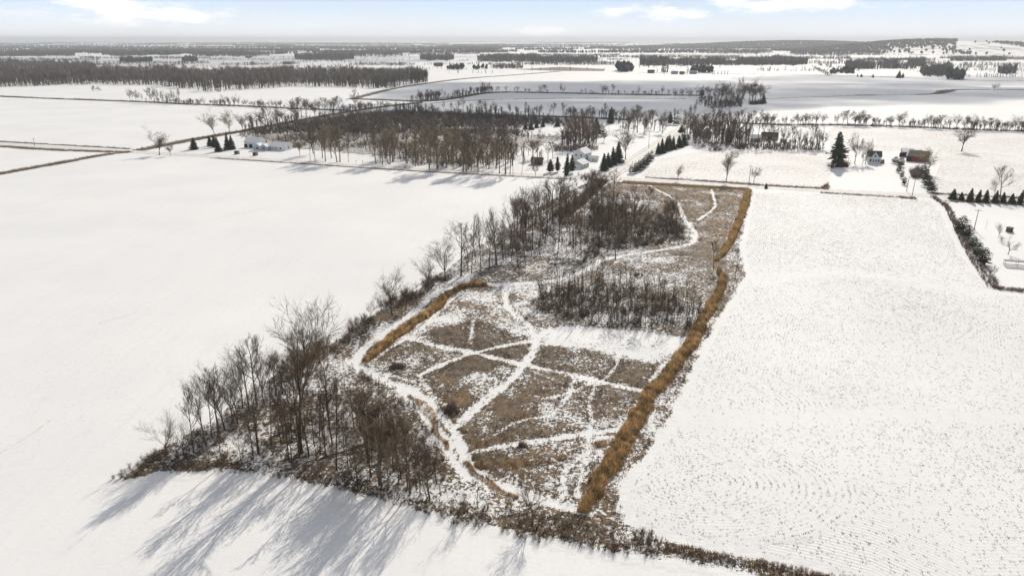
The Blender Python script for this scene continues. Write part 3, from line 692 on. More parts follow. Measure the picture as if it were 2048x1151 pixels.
W1 = GP([(470,905),(540,862),(620,830),(690,850),(750,890),(800,930),(850,975),(760,965),(680,948),(600,935),(520,920)])
W1S = GP([(600,800),(650,745),(700,735),(760,775),(820,830),(860,890),(880,950),(800,920),(720,850)])
rng = np.random.default_rng(3)
for x, y in rnd_in(W1, 40, rng):
    tree('woodland_tree', x, y, R.uniform(9,17), R.choice(['pole','pole','sapling','forest','pole']), R.randrange(3), 'slender dark bare tree among many alike inside the corner wood', 'trees inside the corner wood', 'plain', None, R.uniform(0,6.28))
for x, y in rnd_in(W1S, 34, rng):
    tree('sapling', x, y, R.uniform(2.5,6), R.choice(['sapling','pole','broad']), R.randrange(3), 'small bare sapling between the corner wood and the looping trail', 'saplings at the corner wood', 'plain', None, R.uniform(0,6.28))
W1R = GP([(690,905),(760,890),(815,935),(865,985),(800,988),(720,970)])
for x, y in rnd_in(W1R, 13, rng):
    tree('woodland_tree', x, y, R.uniform(10,14.5), R.choice(['forest','forest','broad','pole']), R.randrange(3), 'twiggy brown tree in the dense block of the corner wood beside the trail', 'dense block of the corner wood', R.choice(['red','pale','pale','plain']), None, R.uniform(0,6.28))
# --- middle wood
w2_edge = [(962,545,425,'forest',48),(978,540,440,'pole',30),(992,530,415,'forest',50),(1006,520,410,'vase',50),(1020,500,395,'forest',45),(1032,490,385,'pole',34),(1040,475,372,'forest',46),(1086,455,380,'pole',30),(1120,440,372,'forest',44),(1136,430,365,'pole',32),(1148,422,360,'broad',44)]
for i, (a, b_, c_, k, w_) in enumerate(w2_edge):
    ptree(a,b_,c_,k,ordw(i+3)+' bare tree from the lower end along the field edge of the middle wood','field edge of the middle wood',wpx=w_,name='woodland_tree')
W2 = GP([(905,555),(1000,475),(1060,440),(1150,412),(1210,420),(1250,470),(1230,500),(1150,535),(1060,550),(960,556)])
for x, y in rnd_in(W2, 74, rng):
    tree('woodland_tree', x, y, R.uniform(9,18), R.choice(['pole','pole','forest','forest','sapling']), R.randrange(3), 'dark slender bare tree among many alike inside the middle wood', 'trees inside the middle wood', R.choice(['plain','plain','red']), None, R.uniform(0,6.28))
W2E = GP([(1180,410),(1290,415),(1345,435),(1370,462),(1360,485),(1280,498),(1210,508),(1160,530)])
for x, y in rnd_in(W2E, 40, rng):
    tree('woodland_tree', x, y, R.uniform(6,13), R.choice(['broad','forest','pole']), R.randrange(3), 'low dark bushy tree in the brushy east part of the middle wood', 'brushy east part of the middle wood', 'plain', None, R.uniform(0,6.28))
# --- sapling thicket in the meadow
TH = GP([(1078,604),(1110,574),(1200,564),(1290,582),(1370,602),(1415,635),(1380,662),(1250,660),(1130,640),(1076,622)])
for x, y in rnd_in(TH, 190, rng):
    tree('sapling', x, y, R.uniform(6,10.5), R.choice(['sapling','sapling','pole']), R.randrange(3), 'thin upright bare sapling in the dark thicket in the middle of the meadow', 'saplings of the meadow thicket', 'plain', None, R.uniform(0,6.28))

# --- row of big trees along the diagonal ditch
row = [(429,271,218,'vase',30),(460.5,268,221,'vase',26),(486,263,223,'vase',24),(508,259.5,217,'vase',26),(522,256,219,'vase',22),(535,253,216,'forest',22),(552,250,216,'vase',24),(566,246,215,'vase',20),(592,242,204,'vase',26),(604,240,197,'forest',20),(613,238,200,'forest',18),(631,235.5,200,'vase',20),(640,233,205,'pole',12),(650,231.5,197,'forest',18),(667,229.5,198,'forest',16),(680,227.5,194,'forest',18),(712,226,180,'pole',14),(720,229.5,192,'vase',22),(773,222,205,'broad',16),(790,220,207,'broad',18)]
for i, (a, b_, c_, k, w_) in enumerate(row):
    ptree(a,b_,c_,k,ordw(i)+' bare tree from the roadside end in the row along the diagonal ditch','row along the diagonal ditch',wpx=w_,pal='pale' if i < 3 else 'plain')
# --- trees in front of the marsh, north of the road
front = [(600,312,270,'vase',14),(620.5,321.5,262,'forest',18),(627,307,256,'broad',30),(630,321.5,270,'pole',12),(645,316,262,'poplar',14),(651,322.5,256,'poplar',16),(663,316,258,'poplar',16),(674,323.6,253,'poplar',18),(680,323.6,256,'poplar',18),(697,324.6,280,'sapling',8),(752,327.7,260,'poplar',16),(765,328.7,263,'poplar',16),(770,317,262,'poplar',18),(786,323.6,256,'poplar',20),(790,313,260,'forest',20),(811,316,274,'gnarl',36),(833,321.5,258,'poplar',22),(831,333,285,'pole',12),(848,322,262,'poplar',18),(859,339,256,'poplar',24),(875,339,258,'poplar',24),(892,336,262,'poplar',24),(903,328,262,'poplar',22),(913,324,256,'poplar',24),(926,343,262,'poplar',24),(933,343,266,'poplar',22),(956,345.5,270,'broad',32),(975,330,262,'poplar',22),(992,337,276,'poplar',20),(999,347,270,'pole',18),(1011,348,262,'poplar',24),(1020,349,280,'pole',14),(1026,349,285,'pole',12),(1043.6,350,310,'pole',12),(1071,352,328,'broad',14),(1065,318,281,'poplar',20),(1075,316,283,'forest',20),(1096,324,290,'pole',14),(1106,317,285,'forest',18),(1125,311,288,'forest',14)]
for i, (a, b_, c_, k, w_) in enumerate(front):
    ptree(a,b_,c_,k,ordw(i)+' bare tree from the white ranch house in the roadside belt before the dark marsh','roadside belt before the marsh',wpx=w_*(1.45 if k == 'poplar' else 1.15),pal='pale' if k == 'poplar' else R.choice(['plain','red']))
# --- trees about the farms on both sides of the north road
farm = [(1133,287,236,'forest',22),(1142,291,232,'broad',26),(1151,294,230,'forest',24),(1160,297,238,'broad',26),(1168,292,228,'forest',24),(1177,295,232,'broad',26),(1186,288,240,'forest',20),(1145,278,232,'forest',22),(1165,276,226,'forest',22),(1257,262,216,'vase',22),(1266,268,222,'forest',20),(1275,265,220,'forest',18),(1288,269.5,218,'vase',26),(1296,262,222,'forest',20),(1245,254,215,'forest',20),(1270,250,212,'forest',22),(1305,252,222,'forest',16),(1325,266.5,224,'vase',24)]
for i, (a, b_, c_, k, w_) in enumerate(farm):
    ptree(a,b_,c_,k,ordw(i)+' brownish bare tree in the farm groves west of the north road','farm groves west of the north road',wpx=w_,pal='red' if i < 9 else 'plain')
farm2 = [(1368,272,228,'broad',40),(1380,266,222,'broad',34),(1390,280,232,'forest',24),(1400,286,234,'forest',22),(1412,284,230,'forest',24),(1424,288,228,'forest',24),(1436,287,226,'forest',26),(1447,285,230,'forest',24),(1458,289,226,'forest',26),(1468,287,228,'forest',22),(1478,291,224,'forest',24),(1487,288,230,'forest',22),(1502,292,240,'pole',14),(1514,291,225,'pole',16),(1527,292,232,'pole',14),(1541,294,246,'forest',18),(1553,293,250,'pole',12),(1566,296,252,'broad',22),(1584,297,255,'forest',16),(1598,298,262,'broad',18),(1612,298,264,'broad',20),(1624,298,252,'forest',18),(1636,297,258,'broad',20),(1644,298,264,'broad',16)]
for i, (a, b_, c_, k, w_) in enumerate(farm2):
    ptree(a,b_,c_,k,ordw(i)+' bare tree from the north road in the belt round the brown houses','belt round the brown houses',wpx=w_,pal=('plain','plain','red')[i % 3])
farm3 = [(1402,196,172,'broad',22),(1420,197,170,'broad',24),(1436,200,168,'broad',26),(1452,204,166,'broad',28),(1440,212,178,'broad',26),(1462,209,172,'broad',26),(1475,203,168,'broad',22),(1488,200,165,'vase',22),(1499,198,163,'vase',24),(1510,199,165,'vase',24),(1520,203,170,'vase',22),(1505,206,172,'vase',22),(1483,176,154,'broad',12),(1350,197,178,'broad',10),(1365,193,176,'broad',12),(1380,195,178,'broad',14)]
for i, (a, b_, c_, k, w_) in enumerate(farm3):
    ptree(a,b_,c_,k,ordw(i)+' dark bare tree in the grove where the north road meets the second hedgerow','grove at the second hedgerow',wpx=w_)

# --- hedgerow trees
def hedgerow(line, n, hpx, label, group, wr=(10,18), kinds=('broad','vase','forest','broad'), pal=('plain',), gaps=()):
    L = np.array(line, float); seg = np.hypot(*np.diff(L, axis=0).T); cs = np.concatenate([[0], np.cumsum(seg)])
    k = 0; ss = np.sort((np.arange(n)+np.array([R.uniform(.05,.95) for _ in range(n)]))/n)*cs[-1]
    for s in ss:
        x = np.interp(s, cs, L[:,0]); y = np.interp(s, cs, L[:,1])
        if any(a < x < b_ for a, b_ in gaps): continue
        hh = R.uniform(*hpx)*(1 if R.random() < .75 else .55)
        ptree(x, y+R.uniform(-.4,.4), y-hh, R.choice(kinds), ordw(k)+label, group, R.choice(pal), R.uniform(*wr)*hh/hpx[1], name='hedgerow_tree'); k += 1
hedgerow([(1500,248.5),(1587,251.5),(1628,249.8),(1812,253.8),(1935,260),(2060,263.5)], 52, (18,31), ' bare tree from the north road in the hedgerow across the right-hand fields', 'hedgerow across the right-hand fields', (12,26), gaps=((1650,1672),(1733,1752),(1895,1912),(2008,2014)))
hedgerow([(835,203.5),(880,199),(930,191),(980,184.5)], 26, (12,24), ' bare tree from the lower end in the dense slanting hedgerow', 'dense slanting hedgerow', (7,14))
hedgerow([(990,184.5),(1087,186),(1220,189),(1340,191)], 26, (8,20), ' bare tree from its bend in the sparse middle hedgerow', 'sparse middle hedgerow', (6,14), gaps=((1060,1072),(1103,1118),(1140,1160),(1250,1262)))
hedgerow([(815,223),(987,230),(1120,233),(1262,240)], 34, (14,32), ' bare tree from the ditch end in the row behind the dark marsh', 'row behind the dark marsh', (7,16), ('pole','forest','vase','forest'), ('plain','plain','red'))
hedgerow([(366,208.5),(483,212.3),(586,217.8),(690,221.5)], 40, (10,22), ' bare tree from the small grove in the hedgerow behind the diagonal ditch', 'hedgerow behind the diagonal ditch', (8,17), ('gnarl','broad','broad','vase'))
hedgerow([(258,204),(300,205),(364,208)], 20, (16,30), ' bare tree in the small grove at the start of the far hedgerow', 'small grove on the far hedgerow', (8,14), ('forest','broad','forest'), ('plain','pale'))
hedgerow([(184,183),(203,183)], 7, (6,13), ' tree of the tiny grove standing alone in the far left field', 'tiny grove in the far left field', (6,9), ('broad','forest'))

# --- conifers
def conifer_mesh(seed, kind='spruce'):
    rng_ = random.Random(seed); tm, cm = TM(), TM()
    tm.tube([Vector((0,0,-.01)), Vector((0,0,.5)), Vector((0,0,.98))], [.018,.010,.003], 6)
    n = 22 if kind != 'shrub' else 12; b0 = .05 if kind == 'spruce' else .12
    for i in range(n):
        f = i/(n-1); z = b0+(.97-b0)*f
        if kind == 'spruce': rad = .235*(1-f)**.85+.012
        elif kind == 'pine': rad = (.25*(1-f)**.75+.02)*rng_.uniform(.55,1.15)*(1 if f > .12 else .6)
        else: rad = .33*math.sqrt(max(0.02, 1-(f*1.5-.42)**2))*rng_.uniform(.75,1.1)
        nb = max(5, int(13*(1-.55*f)))
        for j in range(nb):
            a = 2*math.pi*(j+rng_.random())/nb; L = rad*rng_.uniform(.65,1.18)
            d = Vector((math.cos(a), math.sin(a), rng_.uniform(-.28,.08) if kind == 'spruce' else rng_.uniform(-.05,.4)))
            p0 = Vector((0,0,z)); p1 = p0+d*L
            tm.tube([p0, p1], [.004,.001], 3)
            m_ = 7 if kind == 'spruce' else 9
            for k in range(m_):
                q = p0.lerp(p1, .22+.78*(k+rng_.random()*.8)/m_); s_ = .030*rng_.uniform(.7,1.4)*(1.25-.5*f)
                e1 = Vector((-math.sin(a), math.cos(a), 0))*s_*rng_.uniform(.7,1.3); e2 = (d.normalized()*.9+Vector((0,0,-.5))).normalized()*s_*1.5
                up = Vector((0,0,s_*.55)); o = len(cm.V); r_ = rv(rng_, s_*.25)
                cm.V += [tuple(q-e1+r_), tuple(q+e1*.9-r_), tuple(q+e2), tuple(q+up)]
                cm.F += [(o,o+1,o+2),(o,o+2,o+3),(o+1,o+3,o+2),(o,o+3,o+1)]
    tv = np.array(tm.V); cv = np.array(cm.V); s_ = 1/cv[:,2].max()
    return mesh_tri('trunk', tv*s_, np.array(tm.F)), mesh_tri('crown', cv*s_, np.array(cm.F))
CON = {}
for kk, ss, mt in (('spruce',1,'needle'),('spruce',2,'needle'),('spruce',3,'needle_warm'),('pine',4,'needle'),('pine',5,'needle_warm'),('shrub',6,'needle_warm'),('shrub',7,'needle')):
    a, c_ = conifer_mesh(ss, kk); a.materials.append(MAT['bark']); c_.materials.append(MAT[mt]); CON.setdefault(kk, []).append((a, c_))
def conifer(px, pb, pt, kind, label, group=None, wpx=None, name='spruce_tree', cat='tree'):
    g = G(px, pb); h = top_h(px, pb, pt); a, c_ = R.choice(CON[kind])
    o = bpy.data.objects.new(name, None); COL.objects.link(o); o.location = (g[0], g[1], 0)
    bw = {'spruce': .5, 'pine': .52, 'shrub': .68}[kind]
    s = h if wpx is None else wpx*mpp(px, pb)/bw
    o.scale = (s*R.uniform(.85,1.25), s*R.uniform(.85,1.25), h*R.uniform(.9,1.1)); o.rotation_euler = (R.gauss(0,.03), R.gauss(0,.03), R.uniform(0,6.28)); o['label'] = label; o['category'] = cat
    if group: o['group'] = group
    link('trunk', a, None, o); link('crown', c_, None, o); return o
for i, (a, b_, c_) in enumerate([(1905,398.5,379),(1922,400,384),(1939,403,377),(1955,404,379.7),(1971,404.5,381),(1989,405,378),(2005,405,384),(2023,406.5,388),(2039,408,381),(2056,409,382)]):
    conifer(a,b_,c_,'spruce',ordw(i)+' small spruce from the driveway in the roadside row before the long lawn','roadside row of small spruces',wpx=17)
conifer(1674,333,257.5,'pine','big dark ragged pine beside the white farmhouse',wpx=42,name='pine_tree')
for i, (a, b_, c_, w_) in enumerate([(388,299,276,16),(421,292,272,13),(431,294,268,15),(437,303,274,14),(455,299,265,16),(464,299,269,15)]):
    conifer(a,b_,c_,'spruce',ordw(i)+' spruce from the road junction on the lawn beside the white ranch house','spruces beside the ranch house',wpx=w_)
for i, (a, b_, c_, k, w_) in enumerate([(1101,345,318,'pine',17),(1115,344,315,'pine',16),(1132,356,310,'pine',18),(1144,346,308,'pine',18)]):
    conifer(a,b_,c_,k,ordw(i)+' pine from the red shed in the group before the two-part white house','pines before the white house',wpx=w_,name='pine_tree')
for i, (a, b_, c_, w_) in enumerate([(1207.6,341,308,18),(1216,334,306,18),(1226,330,294,18),(1236,325,285.6,22)]):
    conifer(a,b_,c_,'spruce',ordw(i)+' dark evergreen from the crossroads, west side of the north road','evergreens west of the north road',wpx=w_)
for i, (a, b_, c_, w_) in enumerate([(1262,347,329,13),(1270,346,324,15),(1277,342,319,17),(1284,339,315,17),(1291,333,310,17),(1297,327,305,16),(1303,321,300,15),(1316,308,286,15),(1324.5,306,275,16),(1332,302,274,16),(1338,300,268,18),(1346,298,274,16),(1359,295,268,18),(1367.6,291,270,16),(1362.5,264,250,14)]):
    conifer(a,b_,c_,'spruce' if i > 6 else 'shrub',ordw(i)+' evergreen from the crossroads in the hedge east of the north road','evergreen hedge east of the north road',wpx=w_)
for i, (a, b_, c_, w_) in enumerate([(1050.7,259,243,12),(1062,260,242,13),(1073,256,241,12),(1085.6,254,239,12)]):
    conifer(a,b_,c_,'spruce',ordw(i)+' spruce in the short row beyond the marsh pond','short spruce row beyond the marsh pond',wpx=w_)
for a, b_, c_, k, w_, lb in [(1221,247,211,'spruce',15,'tall dark spruce between the bare groves west of the north road'),(1115,253,236,'spruce',14,'dark spruce at the left end of the brown farm grove'),(1192,270,232,'pine',20,'broad pine behind the brown farm grove'),(1202,272,248,'shrub',26,'wide low spruce on the lawn beside the brown farm grove'),(1340,249,224,'pine',16,'ragged evergreen on the far lawn west of the north road'),(1352,250,232,'shrub',16,'low evergreen beside the ragged one on the far lawn'),(1532,376.5,366,'spruce',7,'tiny lone spruce on the roadside above the stubble field'),(1526,207,186,'spruce',12,'dark pointed spruce at the end of the far grove'),(1404,191,178,'spruce',10,'small pointed spruce at the end of the middle hedgerow'),(1715,153.5,147,'spruce',4,'leftmost of two tiny far spruces by the field ditch'),(1722.5,154,147,'spruce',5,'right one of two tiny far spruces by the field ditch'),(1745.5,155,147,'spruce',6,'single tiny far spruce by the field ditch'),(1797,156,142,'spruce',10,'dark far spruce before the shaded hamlet'),(1805,156.5,146,'pine',8,'smaller far evergreen before the shaded hamlet'),(1457,285,252,'spruce',14,'dark spruce among the trees round the brown houses'),(1395,272,250,'spruce',12,'dark spruce left of the first brown house')]:
    conifer(a,b_,c_,k,lb,wpx=w_)
for i, (a, b_, c_, w_) in enumerate([(1922,462,432,26),(1934,474,447,26),(1946,494,470,22),(1955,512,486,24),(1966,528,492,30)]):
    conifer(a,b_,c_,'shrub',ordw(i)+' dark juniper bush from the road along the lawn hedge','juniper bushes along the lawn hedge',wpx=w_,name='juniper_bush',cat='bush')
for i, (a, b_, c_, w_) in enumerate([(1790,327,312,16),(1801,333,314,18),(1797,345,330,12),(1803,356,340,11),(1808,369,352,11),(1845,350,326,20),(1850,362,338,22),(1856,374,350,24),(1863,384,362,20)]):
    conifer(a,b_,c_,'shrub',ordw(i)+' dark evergreen bush from the barn along the farm driveway','evergreen bushes along the farm driveway',wpx=w_,name='juniper_bush',cat='bush')

# ================================================================== GROUND COVER
def blades(n, seed, spread, lean, wid, lo=.5):
    """template tuft: n thin three-sided stalks"""
    r = random.Random(seed); V = []; F = []
    for i in range(n):
        a = r.uniform(0, 6.28); d = r.uniform(0, spread); x, y = math.cos(a)*d, math.sin(a)*d
        b = r.uniform(0, 6.28); l = r.uniform(0, lean); h = r.uniform(lo, 1.0); o = len(V)
        for k in range(3):
            c = b+k*2.094; V.append((x+math.cos(c)*wid, y+math.sin(c)*wid, -0.04))
        V.append((x+math.cos(b)*l*h, y+math.sin(b)*l*h, h)); F += [(o,o+1,o+3),(o+1,o+2,o+3),(o+2,o,o+3)]
    return np.array(V), np.array(F)
def brush_t(seed, n=9, sub=3, wid=.018, lean=.55):
    """template brushwood clump: stems with side twigs"""
    r = random.Random(seed); V = []; F = []
    def stick(p, q, w_):
        o = len(V); d = (q-p).normalized(); u = d.orthogonal().normalized(); v = d.cross(u)
        for k in range(3): V.append(tuple(p+(u*math.cos(k*2.094)+v*math.sin(k*2.094))*w_))
        V.append(tuple(q)); F.extend([(o,o+1,o+3),(o+1,o+2,o+3),(o+2,o,o+3)])
    for i in range(n):
        a = r.uniform(0, 6.28); l = r.uniform(.05, lean); h = r.uniform(.55, 1.0)
        p = Vector((math.cos(a)*.12*r.random(), math.sin(a)*.12*r.random(), -.03)); q = Vector((math.cos(a)*l, math.sin(a)*l, h))
        stick(p, q, wid)
        for k in range(sub):
            s = p.lerp(q, r.uniform(.3,.85)); e = s+Vector((r.gauss(0,.16), r.gauss(0,.16), abs(r.gauss(.2,.12)))); stick(s, e, wid*.6)
    return np.array(V), np.array(F)
def along(line, n, width, rng_, pw=1.0):
    L = smooth(line, 2) if len(line) > 2 else np.array(line, float)
    seg = np.hypot(*np.diff(L, axis=0).T); cs = np.concatenate([[0], np.cumsum(seg)]); s = rng_.uniform(0, cs[-1], n)
    i = np.clip(np.searchsorted(cs, s)-1, 0, len(L)-2); t_ = ((s-cs[i])/seg[i])[:,None]
    p = L[i]*(1-t_)+L[i+1]*t_; d = L[i+1]-L[i]; d /= np.linalg.norm(d, axis=1)[:,None]
    wd = np.interp(s/cs[-1], np.linspace(0,1,len(width)), width) if np.ndim(width) else width
    u = np.sign(rng_.uniform(-1,1,n))*np.abs(rng_.uniform(0,1,n))**pw
    return p+np.stack([-d[:,1], d[:,0]], 1)*(u*wd/2)[:,None], cs[-1], u
rng = np.random.default_rng(21)
def tint(base, n, var=.35, hue=.08):
    k = 1+rng.uniform(-var, var, (n,1)); return np.clip(np.array(base)[None]*k*(1+rng.uniform(-hue, hue, (n,3))), 0.005, 1)

# meadow weeds, thicker where the cover is thick
n = 260000
P = rng.uniform((gx[0], gy[0]), (gx[-1], gy[-1]), (n, 2)); vg, gd, td = veg_at(P)
keep = (rng.random(n) < np.clip((vg-0.12)*1.25, 0, 1)*(0.25+0.75*(vnoise(P[:,0], P[:,1], 1.7) < vg+.1))) & inpoly(P[:,0], P[:,1], PROP)
P, vg, gd = P[keep], vg[keep], gd[keep]; n = len(P)
base = np.where(rng.random((n,1)) < gd[:,None]*.6, np.array([[.33,.205,.09]]), np.array([[.135,.102,.067]]))
colr = base*(1+rng.uniform(-.65,.9,(n,1)))
half = rng.random(n) < .5
for q, sd in ((half, 1), (~half, 2)):
    m_ = q.sum()
    scatter('weeds', blades(5, sd, .34, .6, .042), P[q], np.stack([rng.uniform(.6,1.4,m_)]*2+[rng.uniform(.3,1.25,m_)*(.5+.6*vg[q])], 1), rng.uniform(0,6.28,m_), colr[q], MAT['plants'], z=.08, kind='stuff', label='dry brown weeds standing through the snow of the meadow')
print('weeds', n)

# reed belts
def reeds(name, line, n, width, h, label, seed):
    P, L, u = along(line, n, width, rng, .8)
    hh = h*rng.uniform(.6,1.15,n)*(1-.4*np.abs(u)**3)*(0.45+1.0*vnoise(P[:,0],P[:,1],1.4)); P = P+(vnoise(P[:,0]+9,P[:,1],4.0)-.5)[:,None]*np.array([[1.6,.6]])
    tl = np.stack([rng.normal(-.10,.10,n)+.25*(vnoise(P[:,0],P[:,1],2.2)-.5), rng.normal(-.05,.10,n)], 1)
    c = np.array([[.55,.355,.16]])*(1+rng.uniform(-.6,.5,(n,1)))*(.35+1.25*vnoise(P[:,0]+40,P[:,1],.9))[:,None]
    scatter(name, blades(5, seed, .34, .36, .03, .55), P, np.stack([np.ones(n)*1.1]*2+[hh],1), rng.uniform(0,6.28,n)*0, c, MAT['plants'], z=.05, tilt=tl, kind='stuff', label=label)
RE1 = GP([(1497,381),(1479,443),(1455,496),(1431,524)]); RE2 = GP([(1436,540),(1449,568),(1416,624),(1375,701),(1326,760),(1295,798),(1274,840),(1246,889),(1215,936),(1183,990),(1168,1026)])
RE3 = GP([(976,571),(937,573),(903,584),(888,598),(874,616),(833,644),(784,676),(749,705),(734,724)])
reeds('reeds', RE1, 6000, [3.4,3.6,3.0,1.4], 2.1, 'golden reed belt beside the upper stubble field', 3)
reeds('reeds', RE2, 11500, [1.2,2.4,2.6,2.8,3.0,3.2,3.4,3.5,3.4,3.2,1.4], 2.1, 'long golden reed belt between the meadow and the stubble field', 4)
reeds('reeds', RE3, 6000, [1.6,2.0,2.4,2.8,3.0,3.0,2.8,2.4,1.4], 2.0, 'golden reed belt along the inner side of the looping trail', 5)
for ln, n_, wd, lb in [([(950,925),(985,932),(1040,930),(1085,922),(1110,925)],1800,[2.2,2.6,2.2,1.6,1.0],'short band of rusty reeds near the front trail'),([(1180,893),(1215,885),(1235,880)],450,2.2,'small patch of rusty reeds beside the long reed belt'),([(822,790),(846,812),(858,830),(880,862),(895,900)],900,[1.4,2.2,1.4,1.0,.8],'rusty grass strip between the two trail lanes'),([(925,925),(960,958),(1000,983),(1035,995)],900,[1.2,1.4,1.4,1.0],'rusty grass strip along the front trail bend'),([(1110,915),(1140,915)],240,1.2,'tiny tuft of rusty reeds in the front meadow')]:
    reeds('reeds', GP(ln), int(n_*.6), wd, .7, lb, 6)
P, L, u = along(GP([(1245,365),(1380,373),(1497,379.5)]), 9000, 6.0, rng)
scatter('dry_grass', blades(5,7,.4,.5,.04), P, np.stack([np.ones(len(P))]*2+[rng.uniform(.4,1.2,len(P))],1), rng.uniform(0,6.28,len(P)), tint((.36,.25,.11), len(P)), MAT['plants'], z=.08, kind='stuff', label='tawny grass verge along the road above the meadow')

# ditch and verge grass, hedge bottoms
PP = []; CC = []; SS = []
for i, (ln, wd, z) in enumerate(DITCHES):
    d0 = np.mean([np.hypot(*q) for q in ln]); Ltot = np.hypot(*np.diff(ln, axis=0).T).sum()
    mw = np.mean(wd); n_ = int(min(5200, Ltot*mw*(2.2 if d0 < 700 else .9 if d0 < 1500 else .35)))
    p, _, u = along(ln, n_, wd, rng); k = vnoise(p[:,0], p[:,1], 7.0) > .22; p = p[k]
    sc = 1.0 if d0 < 700 else 1.5 if d0 < 1500 else 2.2
    PP.append(p); SS.append(np.stack([np.full(len(p), sc)]*2+[rng.uniform(.4,1.3,len(p))*(1 if i not in (5,7,8,13) else 1.9)],1))
    CC.append(tint((.20,.145,.09) if i not in (5,7,8,13) else (.10,.08,.06), len(p)))
PP = np.vstack(PP); scatter('dry_grass', blades(5,8,.5,.6,.05), PP, np.vstack(SS), rng.uniform(0,6.28,len(PP)), np.vstack(CC), MAT['plants'], z=.08, kind='stuff', label='dark dry grass along the ditches and hedge bottoms')

# brushwood
B1, B2, B3 = brush_t(1), brush_t(2, 11, 4), brush_t(3, 7, 2, .03)
def brush(P, h, base, label, t_=B1, var=.35, wide=1.0, name='brushwood'):
    n_ = len(P); hh = rng.uniform(h[0], h[1], n_); w_ = hh*rng.uniform(.8,1.4,n_)*wide
    return scatter(name, t_, P, np.stack([w_,w_,hh],1), rng.uniform(0,6.28,n_), tint(base, n_, var), MAT['brush'], z=.05, kind='stuff', label=label)
W1A = GP([(300,918),(400,860),(500,800),(590,745),(650,715),(700,722),(760,770),(830,810),(880,880),(895,945),(880,985),(800,995),(680,958),(560,935),(440,928),(340,935)])
p = rnd_in(W1A, 1750, rng); p = p[vnoise(p[:,0],p[:,1],5.0) > .47]
brush(p, (.5,1.9), (.15,.105,.068), 'tangled brushwood on the floor of the corner wood', B2)
p, _, _ = along(GP([(575,742),(640,705),(690,672),(740,636),(800,602),(850,574),(880,556)]), 620, [9,10,9,7,7,6,6], rng); p = p[vnoise(p[:,0],p[:,1],6.0) > .35]
brush(p, (.5,2.6), (.14,.10,.068), 'scrub strip along the long field edge between the woods', B2)
p, _, _ = along(GP([(240,962),(290,925),(340,905)]), 70, 4, rng); brush(p, (.6,1.8), (.17,.13,.085), 'pale scrub at the outer tip of the corner wood', B1)
p, _, _ = along(GP([(330,938),(440,934),(560,946),(680,970),(800,1000),(900,1028)]), 300, 3.0, rng); brush(p, (.4,1.4), (.14,.105,.07), 'low scrub at the front edge of the corner wood', B1)
p, _, _ = along(GP([(900,1030),(1000,1035),(1080,1055),(1160,1060),(1230,1078),(1330,1090)]), 520, [4,6,7,8,7,5], rng); p = p[vnoise(p[:,0],p[:,1],3.0) > .3]; brush(p, (.3,1.4), (.155,.11,.07), 'dark scrub bank along the front fence line', B2)
p, _, _ = along(GP([(1330,1092),(1400,1108),(1560,1136),(1720,1168)]), 560, 2.0, rng); brush(p, (.25,.9), (.20,.125,.085), 'rusty scrub line along the front edge of the stubble field', B1)
p = rnd_in(GP([(875,560),(905,538),(985,472),(1060,435),(1150,410),(1250,408),(1340,432),(1375,462),(1368,484),(1290,498),(1200,512),(1140,540),(1060,552),(950,558)]), 2000, rng); p = p[vnoise(p[:,0]+5,p[:,1],7.0) > .48]
brush(p, (.5,2.2), (.12,.088,.06), 'brushwood under the middle wood', B2)
p = rnd_in(W2E, 620, rng); brush(p, (1.2,3.6), (.11,.08,.058), 'dense dark brush at the east end of the middle wood', B2)
p = rnd_in(TH, 520, rng); p = p[vnoise(p[:,0],p[:,1],6.0) > .35]; brush(p, (.8,3.0), (.095,.072,.048), 'grey-brown brush of the meadow thicket', B2)
p = rnd_in(GP([(1062,605),(1100,578),(1130,590),(1120,630),(1075,625)]), 80, rng); brush(p, (.8,2.4), (.14,.098,.07), 'low reddish bushes at the west end of the meadow thicket', B2)
p, _, _ = along(GP([(1120,436),(1160,405),(1190,378),(1205,362)]), 420, [8,7,6,7], rng); brush(p, (1.2,3.5), (.11,.082,.062), 'brush along the track below the crossroads', B2)
p = rnd_in(GP([(1172,352),(1205,346),(1212,362),(1190,374),(1165,366)]), 85, rng)+rng.normal(0,3.5,(85,2)); brush(p, (1.2,4.2), (.125,.092,.07), 'big round brown bush mass at the crossroads', B2)
for cx, cy, r_, k, lb in [(795,735,16,70,'dark reddish bush clump inside the trail bend'),(900,820,20,70,'dark bush clump beside the trail junction'),(1045,893,10,20,'single dark bush in the front meadow'),(1275,552,14,30,'dark bush beside the upper trail'),(885,560,14,30,'bush at the lower tip of the middle wood')]:
    g = G(cx, cy); s_ = r_*mpp(cx, cy); p = g+rng.normal(0, s_*.5, (k,2)); brush(p, (.7,1.6), (.105,.072,.06), lb, B2)
